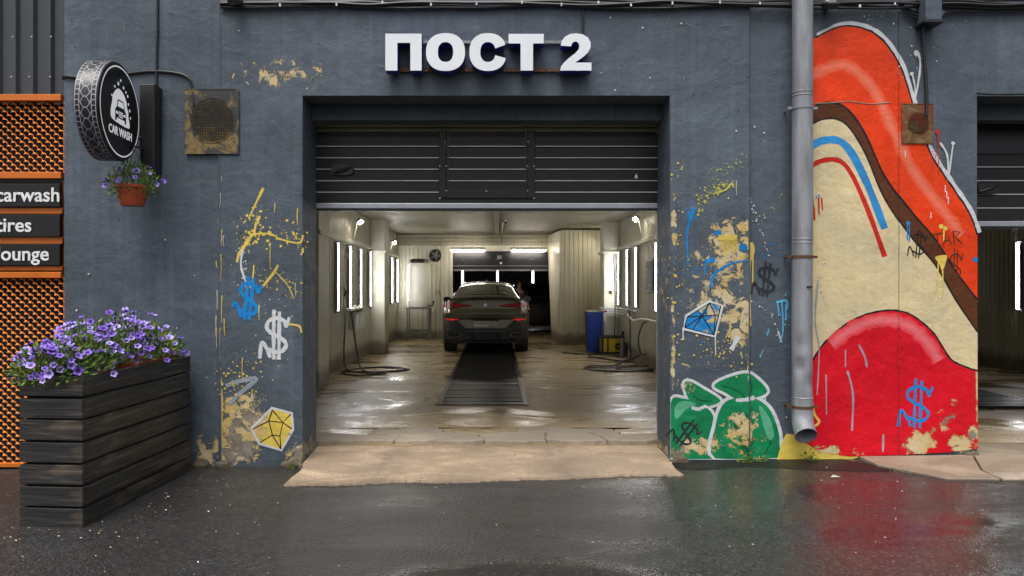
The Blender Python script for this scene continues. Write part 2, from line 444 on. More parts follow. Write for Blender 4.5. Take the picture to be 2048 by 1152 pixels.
slab_piece([(4.615, 6.10), (4.57, 5.93), (5.3, 5.95), (5.4, 6.07)], zs, mat=M_thresh)
slab_piece([(4.40, 7.26), (4.40, 6.71), (5.7, 6.71), (5.72, 7.26)], lambda x, y: -.01 + .0 * x)
slab_piece([(5.74, 7.26), (5.72, 6.71), (7.66, 6.71), (7.66, 7.26)], lambda x, y: -.012 + .0 * x)

# interior floor (with the drain pit), threshold of broken concrete
XW = 2.9
PX0, PX1, PY0, PY1 = -.755, .385, 9.55, 21.0
g = MB()
for (x0, x1, y0, y1) in ((-XW - .1, PX0, 8.02, 21.75), (PX1, XW + .1, 8.02, 21.75), (PX0, PX1, 8.02, PY0), (PX0, PX1, PY1, 21.75), (-4.2, 6.0, 21.75, 30.2)):
    ks = max(1, int((y1 - y0) / 1.0))
    for k in range(ks):
        ya, yb = y0 + (y1 - y0) * k / ks, y0 + (y1 - y0) * (k + 1) / ks
        g.add([(x0, ya, 0), (x1, ya, 0), (x1, yb, 0), (x0, yb, 0)], [(0, 1, 2, 3)])
g.box(-XW - .1, XW + .1, 7.27, 8.02, -.25, -.035)
fl = g.build('garage_floor', M_ifloor, fix=False); tag(fl, 'wet brown concrete floor inside the wash bay', kind='structure')
# broken threshold pieces
rt = random.Random(11)
fr = lambda x: 7.335 + .03 * math.sin(4.1 * x) + .022 * math.sin(11 * x + 2) + .012 * math.sin(37 * x)
bk = lambda x: 8.03 + .06 * math.sin(3.1 * x + 1) + .03 * math.sin(13 * x)
mdl = lambda x: 7.72 + .10 * math.sin(2.3 * x + .6) + .04 * math.sin(9 * x) + .015 * math.sin(31 * x)
def jag(x0, ya, yb, tilt):
    return [(x0 + tilt * k / 4 + rt.uniform(-.025, .025) * (0 < k < 4), ya + (yb - ya) * k / 4) for k in range(5)]
for (lo, hi, cuts) in ((fr, mdl, (-1.95, -1.02, -.12, .50, 1.10, 1.98)), (mdl, bk, (-1.95, -1.35, -.55, .22, 1.32, 1.98))):
    left = jag(cuts[0], lo(cuts[0]), hi(cuts[0]), 0)
    for i in range(len(cuts) - 1):
        c0, c1 = cuts[i], cuts[i + 1]
        right = jag(c1, lo(c1), hi(c1), rt.uniform(-.12, .12) if i < len(cuts) - 2 else 0)
        nn = 9
        xa, xb = left[0][0], right[0][0]; bot = [(xa + (xb - xa) * k / nn, lo(xa + (xb - xa) * k / nn) + .005) for k in range(1, nn)]
        xa, xb = left[-1][0], right[-1][0]; top = [(xb + (xa - xb) * k / nn, hi(xb + (xa - xb) * k / nn) - .003) for k in range(1, nn)]
        sh = .005
        poly = [(p[0] + sh, p[1]) for p in left[::-1]] + bot + [(p[0] - sh, p[1]) for p in right] + top
        zt = rt.uniform(-.006, .014)
        slab_piece(poly, lambda x, y, zt=zt: zt + .004 * math.sin(5 * x + 3 * y), 'slab', fl, M_thresh if lo is fr or i % 2 else M_ifloor, .06)
        left = right

# drain pit and grating
pit = MB()
z0 = -.45
pit.add([(PX0, PY0, 0), (PX1, PY0, 0), (PX1, PY1, 0), (PX0, PY1, 0), (PX0, PY0, z0), (PX1, PY0, z0), (PX1, PY1, z0), (PX0, PY1, z0)],
        [(0, 1, 5, 4), (1, 2, 6, 5), (2, 3, 7, 6), (3, 0, 4, 7), (4, 5, 6, 7)])
tag(pit.build('drain_pit', simple('pit_concrete', (.03, .028, .024), .8), fix=False), 'dark drain pit under the floor grating', kind='structure')
gr = thing('floor_grating', 'long black slatted drain grating in the bay floor leading under the car', 'grating', (-.185, PY0, 0))
M_grate = simple('grating_steel', (.022, .021, .020), .36, .5, .5, 8, .1, 40)
m = MB()
m.box(PX0 - .03, PX0 + .035, PY0 - .03, PY1, -.05, .014); a_ = m.build('edge_rail', M_grate, gr)
m = MB(); m.box(PX1 - .035, PX1 + .03, PY0 - .03, PY1, -.05, .014); m.build('edge_rail', M_grate, gr)
m = MB(); m.box(PX0 + .036, PX1 - .036, PY0 - .03, PY0 + .02, -.05, .013); m.build('edge_rail', M_grate, gr)
m = MB(); m.box(-.5 * (PX1 - PX0) + .037, .5 * (PX1 - PX0) - .037, -.032, .032, -.04, .008)
bar = m.build('bar', M_grate, gr, bevel=.004, seg=1); bme = bar.data
bpy.data.objects.remove(bar)
k = 0; y = PY0 + .09; rb = random.Random(2)
while y < PY1 - .1:
    inst('bar', bme, gr, (-.185, y, rb.uniform(-.003, .003)), (0, rb.uniform(-.004, .004), rb.uniform(-.006, .006))); y += .112

# ------------------------------------------------------------------ facade
S1, S2, S3 = fx(440), fx(1497), fx(1800)
XO, XO2 = fx(1957), fx(1957) + 3.33
ZT = fz(191)                                       # top of the openings
def ywall(x): return 6.712 if x < S1 else (6.70 if x < S2 else (6.73 if x < S3 else 6.722))
fw = thing('facade_wall', 'slate grey plastered garage front with peeling paint and graffiti', 'wall', (0, YF, 0))
XG = fx(127)
YB = 7.22
def wallbox(x0, x1, y0, z0, z1, zone='n'):
    m = MB()
    # front is a grid so that edges can wander a little
    m.box(x0, x1, y0, YB, z0, z1)
    return m.build('wall_panel', WALLS[zone], fw)
wallbox(XG, S1, 6.712, -.4, 5.6, 'l')
wallbox(S1, XL, 6.70, -.4, 5.6, 'l')
wallbox(XL, XR, 6.70, ZT, 5.6, 'l')
wallbox(XR, S2, 6.70, -.4, 5.6, 'r')
wallbox(S2, S3, 6.73, -.4, 5.6, 'm')
wallbox(S3, XO, 6.722, -.4, 5.6, 'm')
wallbox(XO, XO2, 6.722, ZT, 5.6)
wallbox(XO2, 12.0, 6.73, -.4, 5.6)
# beam over the door inside the reveal, for both bays
for (x0, x1) in ((XL, XR), (XO, XO2)):
    m = MB(); m.box(x0 + .002, x1 - .002, 7.02, 7.20, fz(240, 7.02), ZT - .002); m.build('lintel_beam', WALL, fw)
m = MB(); m.tube([(S1 + .002, 6.716, -.15), (S1 - .004, 6.718, 1.5), (S1 + .001, 6.716, 3.4), (S1, 6.717, 5.5)], .022, 8); m.build('plaster_ridge', WALL, fw, smooth=True)
m = MB(); m.tube([(S2, 6.716, -.05), (S2 + .003, 6.717, 1.5), (S2, 6.716, 3.4), (S2, 6.717, 5.5)], .018, 8); m.build('plaster_ridge', WALL, fw, smooth=True)

# ---- flat paint on the facade
_lay = [0]
def wallmesh(name, polys, mat, parent=fw, bevel=0):
    """polys: lists of photo-plane 2D points (converted to wall metres); laid as a skin on the wall, following its steps"""
    bm = bmesh.new(); _lay[0] += .00007
    for poly in polys:
        _lay[0] += .000003
        off = .0015 + _lay[0]
        tri = geometry.tessellate_polygon([[Vector((p[0], p[1], 0)) for p in poly]])
        vs = [bm.verts.new((p[0], -off, p[1])) for p in poly]
        for t3 in tri:
            try: bm.faces.new([vs[i] for i in t3])
            except ValueError: pass
    for s in (S1, S2, S3):
        bmesh.ops.bisect_plane(bm, geom=bm.verts[:] + bm.edges[:] + bm.faces[:], plane_co=(s, 0, 0), plane_no=(1, 0, 0))
        es = [e for e in bm.edges if all(abs(v.co.x - s) < 1e-5 for v in e.verts)]
        if es: bmesh.ops.split_edges(bm, edges=es)
    done = {}
    for f in bm.faces:
        yw = ywall(f.calc_center_median().x)
        for v in f.verts: done.setdefault(v, yw)
        if f.normal.y > 0: f.normal_flip()
    for v, yw in done.items(): v.co.y += yw
    bmesh.ops.recalc_face_normals(bm, faces=bm.faces)
    for f in bm.faces:
        f.normal_update()
        if f.normal.y > 0: f.normal_flip()
    me = bpy.data.meshes.new(name); bm.to_mesh(me); bm.free()
    return link(name, me, mat, parent)
def W(pts): return [Vector((fx(p[0]), fz(p[1]))) for p in pts]
def stroke(pts, wd, n=6, taper=None):
    """brush stroke: photo-pixel path to an outline polygon"""
    P = spline([Vector((p[0], p[1])) for p in pts], False, n) if n > 1 else [Vector((p[0], p[1])) for p in pts]
    L, Rr = [], []
    for i, p in enumerate(P):
        t = P[min(i + 1, len(P) - 1)] - P[max(i - 1, 0)]
        if t.length < 1e-6: t = Vector((1, 0))
        t.normalize(); nn = Vector((-t.y, t.x))
        u = i / max(1, len(P) - 1)
        ww = wd * .5 * (1 + (taper - 1) * u if taper is not None else 1)
        ww *= 1 + .14 * math.sin(i * .9 + p.x * .13) + .08 * math.sin(i * 2.3 + p.y * .2)
        L.append(p + nn * ww); Rr.append(p - nn * ww)
    return W(L + Rr[::-1])
def soft(name, pts, wd, c0, c1, n=5):
    for k in range(n):
        u = (k + 1) / n; c = tuple(a + (b_ - a) * u for a, b_ in zip(c0, c1))
        wallmesh(name, [stroke(pts, wd * (1.9 - 1.5 * u))], painted('%s_%d_%d' % (name, k, int(pts[0][0])), c, .45, .12))
def closed(pts, n=6): return [p for p in spline([Vector((q[0], q[1])) for q in pts], True, n)]
def grow(pts, dd):
    k = len(pts); out = []
    ar = sum(pts[i].x * pts[(i + 1) % k].y - pts[(i + 1) % k].x * pts[i].y for i in range(k))
    sg = 1 if ar > 0 else -1
    for i in range(k):
        t = pts[(i + 1) % k] - pts[i - 1]; t.normalize()
        out.append(pts[i] + Vector((t.y, -t.x)) * dd * sg)
    return out
def dot(x, y, r, k=7, rnd=random):
    a0 = rnd.uniform(0, 6)
    return W([(x + r * rnd.uniform(.75, 1.2) * math.cos(a0 + 2 * math.pi * i / k), y + r * rnd.uniform(.75, 1.2) * math.sin(a0 + 2 * math.pi * i / k)) for i in range(k)])
def splatter(path, n, spread, r0, r1, seed):
    rnd = random.Random(seed); P = spline([Vector(p) for p in path], False, 10); out = []
    for _ in range(n):
        p = rnd.choice(P); out.append(dot(p.x + rnd.gauss(0, spread), p.y + rnd.gauss(0, spread), r0 + (r1 - r0) * rnd.random() ** 3, 6, rnd))
    return out
P_pblue = painted('peeling_blue', (.012, .22, .56), .4, .2, zone='r')
P_pyel = painted('peeling_yellow', (.72, .54, .10), .45, .2, zone='l')
P_blue = painted('sprayed_blue', (.012, .22, .56), .4, .2)
P_lblue = painted('sprayed_light_blue', (.10, .40, .66), .4, .2)
P_white = painted('sprayed_white', (.60, .62, .64), .45, .14)
P_fwhite = painted('faded_white', (.28, .32, .36), .5, .3)
P_yel = painted('sprayed_yellow', (.72, .54, .10), .45, .2, zone='n')
P_ygre = painted('splashed_yellow_green', (.42, .40, .08), .45, .25)
P_black = painted('sprayed_black', (.012, .012, .013), .45, .3)
P_dgrey = painted('faded_black', (.026, .030, .036), .5, .3)
P_green = painted('mural_green', (.006, .205, .075), .45, .3, vs=4, zone='r')
P_dgreen = painted('mural_dark_green', (.004, .10, .040), .45, .3, vs=4, zone='r')
P_lgreen = painted('mural_light_green', (.10, .36, .22), .45, .3, vs=4, zone='r')
P_orange = painted('mural_orange', (.78, .055, .006), .45, .24, .16, c2=(.76, .045, .004))
P_pink = painted('mural_pink', (.72, .20, .14), .42, .2)
P_cream = painted('mural_cream', (.70, .61, .39), .48, .22, .16, c2=(.68, .55, .30), zone='n')
P_brown = painted('mural_brown', (.095, .030, .010), .46, .22)
P_red = painted('mural_red', (.70, .005, .018), .45, .22, .22, zone='m')
P_lred = painted('mural_light_red', (.68, .14, .16), .42, .25)
P_bred = painted('sprayed_red', (.55, .02, .012), .42, .2)
P_mblue = painted('mural_blue', (.03, .26, .60), .42, .25, vs=5)

def dollar(cx, cy, w_, h_, wd, mat, rot=0, tail=True, name='painted_dollar_sign', label=None):
    c, s = math.cos(R(rot)), math.sin(R(rot))
    T = lambda pts: [(cx + (x * c - y * s) * w_, cy + (x * s + y * c) * h_) for x, y in pts]
    ss = [(.42, -.22), (.30, -.40), (.0, -.46), (-.30, -.36), (-.36, -.16), (-.1, -.02), (.22, .08), (.42, .24), (.28, .42), (0, .46), (-.3, .38)]
    polys = [stroke(T(ss), wd), stroke(T([(-.10, -.68), (-.09, 0), (-.06, .66)]), wd * .9), stroke(T([(.12, -.64), (.13, 0), (.14, .66)]), wd * .9)]
    if tail: polys += [stroke(T([(-.62, .66), (-.56, .22), (-.34, .40), (-.2, .62)]), wd * .9), stroke(T([(.40, -.22), (.52, -.50)]), wd * .8)]
    o = wallmesh(name, polys, mat)
    if label: o['label'] = label
    return o
# left of the door: old yellow splashes, dollar signs, yellow diamond
o = wallmesh('paint_splash', [stroke([(527, 376), (515, 400), (497, 438)], 6, taper=.4), stroke([(520, 432), (512, 448), (508, 470)], 5), stroke([(478, 510), (490, 490), (505, 468)], 7), stroke([(505, 468), (540, 468), (560, 478), (598, 486), (606, 470)], 3.5),
      stroke([(556, 530), (548, 545), (524, 575)], 5), stroke([(508, 530), (505, 560), (500, 575)], 3), stroke([(552, 545), (575, 570), (588, 598)], 2), stroke([(575, 648), (598, 652), (603, 665)], 4), stroke([(478, 505), (474, 525)], 5)]
      + splatter([(515, 420), (490, 480), (560, 470), (605, 485)], 240, 13, .5, 3.0, 1) + splatter([(480, 560), (560, 560), (600, 590)], 110, 16, .45, 2.2, 2) + splatter([(480, 700), (500, 760), (560, 690)], 90, 22, .45, 2.4, 31), P_yel); o['label'] = 'yellow paint splashes left of the door'
o = wallmesh('paint_splash', [stroke([(486, 500), (482, 530), (492, 565), (497, 575)], 4)] + splatter([(484, 500), (490, 570)], 50, 6, .6, 2.4, 3) + splatter([(530, 560), (545, 650)], 30, 20, .5, 1.6, 4), P_white)
dollar(497, 597, 46, 66, 8, P_blue, 10, label='bright blue spray painted dollar sign')
dollar(552, 670, 50, 74, 8, P_white, 2, label='white spray painted dollar sign')
wallmesh('spray_mark', [stroke([(452, 772), (480, 762), (512, 758), (482, 785), (458, 808)], 9)], P_fwhite)
dia = closed([(505, 858), (545, 818), (582, 828), (584, 858), (562, 898), (520, 885)], 1)
o = wallmesh('painted_diamond', [W(grow(dia, 5))], P_white); o['label'] = 'white edge of the yellow painted diamond'
o = wallmesh('painted_diamond', [W(dia)], P_pyel); o['label'] = 'yellow cut diamond painted by the door'
wallmesh('painted_diamond_lines', [stroke(l, 2.2, 1) for l in ([(545, 820), (538, 842), (505, 858)], [(538, 842), (566, 845), (584, 858)], [(545, 820), (566, 845), (582, 828)], [(538, 842), (545, 870), (562, 898)], [(566, 845), (560, 872), (562, 898)], [(520, 885), (545, 870), (560, 872)])], P_black)
# right of the door
o = wallmesh('paint_splash', [stroke([(1388, 415), (1380, 440), (1374, 470), (1376, 535)], 9, taper=.25), stroke([(1420, 575), (1432, 545), (1470, 525), (1510, 520)], 7, taper=.3), stroke([(1410, 523), (1426, 520)], 9), stroke([(1411, 523), (1409, 550)], 3)]
      + [dot(1425, 519, 7), dot(1437, 466, 8), dot(1487, 494, 9)] + splatter([(1375, 430), (1385, 420)], 25, 8, .6, 3, 6) + splatter([(1360, 540), (1440, 530), (1560, 490)], 150, 12, .6, 2.6, 7) + splatter([(1410, 520), (1420, 700)], 30, 22, .5, 2.2, 8), P_blue); o['label'] = 'blue paint drips and spatter right of the door'
o = wallmesh('paint_splash', splatter([(1390, 420), (1430, 380), (1465, 365)], 70, 6, .8, 4, 9) + splatter([(1400, 400), (1440, 350), (1480, 320)], 110, 9, .5, 2.6, 10) + splatter([(1360, 540), (1400, 500), (1470, 470)], 80, 14, .5, 2, 32) + [stroke([(1425, 388), (1450, 380), (1464, 365)], 4)] + splatter([(1370, 570), (1440, 560)], 16, 10, .5, 2, 11) + splatter([(1500, 450), (1540, 420), (1580, 395)], 30, 6, .5, 2, 12), P_ygre)
o = wallmesh('paint_drip', [stroke([(1436, 475), (1474, 475)], 11, 1)] + [stroke([(1440 + 4 * i, 478), (1440 + 4 * i, 490 + (i * 37) % 26)], 2.2, 1) for i in range(9)] + [W(closed([(1500, 490), (1505, 484), (1510, 490), (1511, 505), (1505, 520), (1500, 512)])), stroke([(1503, 510), (1501, 560), (1503, 652)], 3.2), stroke([(1508, 510), (1507, 575)], 2.6)], P_yel); o['label'] = 'yellow paint drips right of the door'
wallmesh('paint_splash', splatter([(1500, 395), (1520, 450), (1540, 510)], 40, 2, .7, 2, 13) + splatter([(1505, 603), (1540, 625), (1560, 670)], 34, 2, .7, 2, 14) + [stroke([(1558, 662), (1565, 685)], 3)] + [stroke([(1462, 700), (1477, 672)], 9)], P_white)
o = wallmesh('paint_drip', [stroke([(1555, 605), (1575, 602), (1575, 620)], 5), stroke([(1557, 605), (1560, 632)], 3), stroke([(1566, 604), (1568, 660), (1562, 685)], 3), stroke([(1573, 610), (1574, 640)], 3), stroke([(1540, 658), (1536, 672)], 2.5), stroke([(1528, 700), (1522, 716)], 2.5)] + splatter([(1570, 600), (1575, 650)], 20, 5, .7, 2.4, 15), P_lblue); o['label'] = 'light blue paint drips beside the drainpipe'
dollar(1534, 558, 42, 52, 5, P_dgrey, 8, label='faded black dollar sign beside the drainpipe')
# blue diamond
dia = [Vector(p) for p in ((1369, 655), (1374, 634), (1419, 606), (1441, 612), (1428, 670))]
o = wallmesh('painted_diamond', [W(grow(dia, 6)), stroke([(1366, 655), (1366, 680)], 2.5, 1), stroke([(1430, 668), (1431, 710)], 2.2, 1)], P_white); o['label'] = 'white edge of the blue painted diamond'
o = wallmesh('painted_diamond', [W(dia)], P_pblue); o['label'] = 'bright blue cut diamond painted right of the door'
wallmesh('painted_diamond_lines', [stroke(l, 2.2, 1) for l in ([(1374, 634), (1436, 630)], [(1395, 621), (1404, 632), (1428, 670)], [(1419, 606), (1404, 632), (1369, 655)], [(1419, 606), (1430, 630), (1428, 670)], [(1369, 655), (1374, 634), (1419, 606), (1441, 612), (1428, 670), (1369, 655)], [(1385, 659), (1404, 632)])], P_black)
# money bags
b1 = closed([(1341, 915), (1341, 806), (1366, 797), (1405, 810), (1428, 838), (1432, 916)], 5)
t1 = closed([(1368, 768), (1380, 763), (1404, 776), (1440, 800), (1418, 812), (1396, 812), (1378, 800)], 5)
b2 = closed([(1430, 916), (1431, 850), (1446, 808), (1475, 795), (1508, 796), (1540, 818), (1558, 860), (1561, 892), (1557, 917)], 5)
t2 = closed([(1428, 772), (1448, 758), (1492, 746), (1518, 760), (1536, 784), (1509, 797), (1472, 797), (1450, 785)], 5)
for bb in (b1, b2):
    for q in bb: q.y = min(q.y, 918); q.x = max(q.x, 1341)
def clipx(ps):
    for q in ps: q.x = max(q.x, 1340.5); q.y = min(q.y, 919)
    return ps
o = wallmesh('painted_money_bag', [W(clipx(grow(b1, 6))), W(grow(t1, 5.5))], P_white); o['label'] = 'white edge of the smaller green money bag'
o = wallmesh('painted_money_bag', [W(b1), W(t1)], P_green); o['label'] = 'smaller green money bag painted by the door corner'
wallmesh('painted_bag_shading', [W(closed([(1350, 812), (1368, 802), (1392, 808), (1372, 818), (1352, 838)]))], P_lgreen)
wallmesh('painted_bag_shading', [stroke([(1385, 790), (1400, 800), (1425, 803)], 3), stroke([(1425, 840), (1430, 880), (1430, 914)], 3)], P_dgreen)
dollar(1372, 866, 46, 44, 4.5, P_dgrey, 38)
o = wallmesh('painted_money_bag', [W(clipx(grow(b2, 7))), W(grow(t2, 6)), stroke([(1524, 790), (1528, 812)], 3), stroke([(1532, 790), (1533, 820)], 2.5)], P_white); o['label'] = 'white edge of the larger green money bag'
o = wallmesh('painted_money_bag', [W(b2), W(t2)], P_green); o['label'] = 'larger green money bag with a knotted neck'
wallmesh('painted_bag_shading', [stroke([(1440, 770), (1475, 782), (1490, 795)], 3), stroke([(1500, 755), (1505, 775), (1500, 795)], 3), stroke([(1540, 850), (1543, 885), (1530, 910)], 2.5)], P_dgreen)
wallmesh('painted_bag_shading', [W(closed([(1520, 812), (1540, 835), (1550, 870), (1540, 880), (1528, 850)]))], P_lgreen)
dollar(1488, 866, 46, 60, 7, P_dgreen, 0, tail=False)
wallmesh('painted_bag_tie', [dot(1386 + 6 * i, 815 + 3.0 * math.sin(i), 4.2) for i in range(5)] + [dot(1475 + 6.5 * i, 800 - .6 * i, 4.6) for i in range(6)], P_white)
o = wallmesh('painted_yellow_band', [W([(1556, 920), (1566, 884), (1575, 868), (1600, 872), (1640, 880), (1700, 896), (1720, 916), (1700, 921)])], P_yel); o['label'] = 'yellow paint along the wall foot behind the drainpipe'

rnd = random.Random(91); dr_y, dr_c = [], []
for _ in range(26):
    px, py = rnd.choice(((rnd.uniform(465, 598), rnd.uniform(400, 720)), (rnd.uniform(1352, 1492), rnd.uniform(330, 720)), (rnd.uniform(430, 450), rnd.uniform(300, 700))))
    L = rnd.uniform(12, 60); (dr_y if rnd.random() < .6 else dr_c).append(stroke([(px, py), (px + rnd.gauss(0, 1), py + L * .5), (px + rnd.gauss(0, 1.5), py + L)], rnd.uniform(1.2, 2.6), taper=.4))
wallmesh('paint_drip', dr_y + splatter([(1350, 330), (1355, 500), (1350, 720)], 90, 7, .5, 2.6, 51) + splatter([(1400, 700), (1450, 690), (1490, 720)], 120, 22, .5, 2.6, 52) + splatter([(445, 740), (470, 790), (520, 800)], 110, 20, .5, 2.8, 53), P_yel)
wallmesh('paint_drip', dr_c, painted('old_cream_drip', (.50, .45, .33), .55, .2))
# drill holes, chips and scuffs all over the coat
rnd = random.Random(77); hol, chp, scf = [], [], []
def wall_spot():
    while True:
        px, py = rnd.uniform(135, 1950), rnd.uniform(15, 915)
        if not (600 < px < 1345 and py > 185) and not (px > 1600 and py > 60) and not (755 < px < 1195 and 60 < py < 155): return px, py
for _ in range(40): hol.append(dot(*wall_spot(), rnd.uniform(.8, 1.9), 6, rnd))
for _ in range(45): chp.append(dot(*wall_spot(), rnd.uniform(.7, 2.2), 5, rnd))
for _ in range(46):
    px, py = wall_spot(); a = rnd.uniform(-.5, .5) + (math.pi / 2 if rnd.random() < .35 else 0); L = rnd.uniform(6, 34)
    scf.append(stroke([(px, py), (px + L * .5 * math.cos(a), py + L * .5 * math.sin(a) + rnd.gauss(0, 1)), (px + L * math.cos(a), py + L * math.sin(a))], rnd.uniform(.8, 2.0), taper=.3))
wallmesh('drill_holes', hol, P_black)['kind'] = 'stuff'
wallmesh('paint_chips', chp, P_white)['kind'] = 'stuff'
wallmesh('scuff_marks', scf, painted('scuffed_coat', (.17, .19, .215), .6, .2))['kind'] = 'stuff'
# abstract wall painting: flowing colour fields (a plain stand-in)
o = wallmesh('painted_cream_field', [W(spline([Vector(p) for p in ((1604, 150), (1640, 130), (1720, 170), (1790, 260), (1850, 360), (1910, 460), (1957, 560))], False, 6) + [Vector(p) for p in ((1957, 760), (1850, 720), (1604, 790))])], P_cream); o['label'] = 'large cream field of the abstract wall painting'
edge_out = [(1604, 110), (1632, 74), (1690, 50), (1752, 66), (1798, 122), (1830, 215), (1862, 305), (1905, 372), (1940, 425), (1957, 470)]
def lower(k): return [(1957, 600 + k), (1915, 545 + .9 * k), (1872, 478 + .8 * k), (1826, 425 + .8 * k), (1772, 352 + .7 * k), (1730, 262 + .6 * k), (1690, 212 + .5 * k), (1645, 206 + .5 * k), (1604, 232 + .5 * k)]
def layer(name, up, lo, mat, lab):
    a = spline([Vector(p) for p in up], False, 8); b_ = spline([Vector(p) for p in lo], False, 8)
    o = wallmesh(name, [W(a + b_)], mat); o['label'] = lab
layer('painted_wave', edge_out, lower(0), P_orange, 'broad orange wave across the top of the abstract wall painting')
layer('painted_wave', lower(2)[::-1], lower(64), P_brown, 'brown wave under the orange one of the abstract wall painting')
wallmesh('painted_edge_line', [stroke([(p[0] + 4, p[1] - 5) for p in edge_out[1:]], 8)], P_white)
wallmesh('painted_edge_line', [stroke(edge_out[1:], 3.2), stroke(lower(0), 4), stroke(lower(64), 3.4)], P_black)
soft('painted_highlight', [(1625, 150), (1690, 128), (1748, 176), (1790, 262), (1828, 340), (1880, 410), (1925, 470)], 16, (.80, .065, .010), (.80, .17, .10))
o = wallmesh('painted_brush_stripe', [stroke([(p[0], p[1]) for p in lower(150)[4:]], 17)], P_mblue); o['label'] = 'blue wave stripe on the cream field'
o = wallmesh('painted_brush_stripe', [stroke([(p[0], p[1]) for p in lower(230)[4:]], 11)], P_bred); o['label'] = 'thin red wave stripe on the cream field'
hill = spline([Vector(p) for p in ((1604, 775), (1640, 700), (1700, 645), (1765, 622), (1820, 628), (1870, 668), (1905, 720), (1957, 742))], False, 8)
base = [Vector(p) for p in ((1958, 898), (1900, 905), (1800, 911), (1700, 914), (1640, 905), (1604, 880))]
o = wallmesh('painted_red_hill', [W(hill + base)], P_red); o['label'] = 'large red mound at the foot of the wall painting'
wallmesh('painted_edge_line', [stroke([(p.x, p.y) for p in hill[::4]], 3.6)], P_black)
soft('painted_highlight', [(1665, 690), (1710, 656), (1765, 640), (1812, 648), (1852, 680), (1880, 722)], 18, (.74, .012, .024), (.76, .15, .17), 6)
dollar(1836, 808, 56, 74, 6, P_blue, 4, label='blue dollar sign on the red mound')
wallmesh('paint_drip', [stroke([(1720, 690), (1732, 715), (1736, 735)], 4), stroke([(1697, 742), (1708, 790), (1706, 862)], 4), stroke([(1693, 700), (1693, 735)], 2.4), stroke([(1654, 750), (1655, 830)], 2.4), stroke([(1638, 560), (1632, 640), (1640, 700), (1636, 790)], 4, taper=.5), stroke([(1768, 905), (1769, 870)], 4)] + splatter([(1655, 530), (1640, 570), (1655, 610)], 40, 3, .6, 1.6, 21), P_fwhite)
wallmesh('paint_drip', [stroke([(1838, 104), (1842, 130), (1836, 175), (1830, 200)], 4), stroke([(1826, 148), (1832, 180), (1828, 210)], 3), stroke([(1882, 285), (1896, 310), (1898, 350)], 4), stroke([(1908, 285), (1902, 330), (1898, 360)], 3.4), dot(1908, 286, 4), dot(1834, 106, 6), dot(1825, 147, 4)] + splatter([(1760, 10), (1730, 45)], 30, 8, .5, 1.5, 22) + splatter([(1830, 130), (1860, 100)], 30, 12, .5, 1.6, 23) + splatter([(1800, 130), (1810, 150)], 14, 8, .5, 1.6, 24) + [stroke([(1892 + 3 * k_, 370 + 12 * k_), (1892 + 3 * k_, 384 + 12 * k_)], 2, 1) for k_ in range(3)] + [stroke([(1812, 300), (1812, 312)], 2, 1), stroke([(1863, 424), (1863, 436)], 2, 1)], P_white)
wallmesh('paint_drip', [dot(1877, 263, 5), stroke([(1877, 263), (1879, 300), (1878, 350)], 2.6, taper=.4), stroke([(1626, 395), (1630, 440)], 6), stroke([(1645, 395), (1647, 420)], 3), stroke([(1639, 395), (1640, 430)], 3)] + splatter([(1868, 300), (1874, 320)], 16, 3, .6, 2, 25), P_bred)
wallmesh('paint_drip', [dot(1884, 453, 5), dot(1892, 457, 5), stroke([(1889, 460), (1889, 482)], 3), W(closed([(1872, 514), (1894, 510), (1894, 522), (1886, 540), (1880, 528)])), stroke([(1878, 525), (1876, 570), (1872, 590)], 2.4), stroke([(1886, 530), (1888, 580), (1884, 597)], 2.4), stroke([(1624, 800), (1628, 818), (1631, 830), (1640, 845), (1628, 855)], 5)], P_yel)
wallmesh('paint_drip', [dot(1818, 446, 4), stroke([(1816, 450), (1816, 480)], 2.2), stroke([(1820, 450), (1820, 484)], 2.2), dot(1953, 519, 6)] + splatter([(1628, 378), (1638, 392)], 10, 5, 1, 4, 26), P_blue)
dollar(1838, 488, 30, 42, 2.6, P_black, 10)
for q, (tx, ty) in enumerate(((1868, 478), (1892, 470), (1918, 462))):
    pass
wallmesh('spray_tag', [stroke([(1866, 470), (1886, 466)], 2.6, 1), stroke([(1876, 468), (1878, 492)], 2.6, 1), stroke([(1888, 492), (1895, 464), (1904, 488)], 2.6, 1), stroke([(1890, 482), (1901, 479)], 2.6, 1), stroke([(1910, 488), (1908, 462), (1922, 464), (1912, 474), (1926, 486)], 2.6, 1)], P_brown)
dollar(1912, 530, 28, 48, 2.6, P_brown, 6)

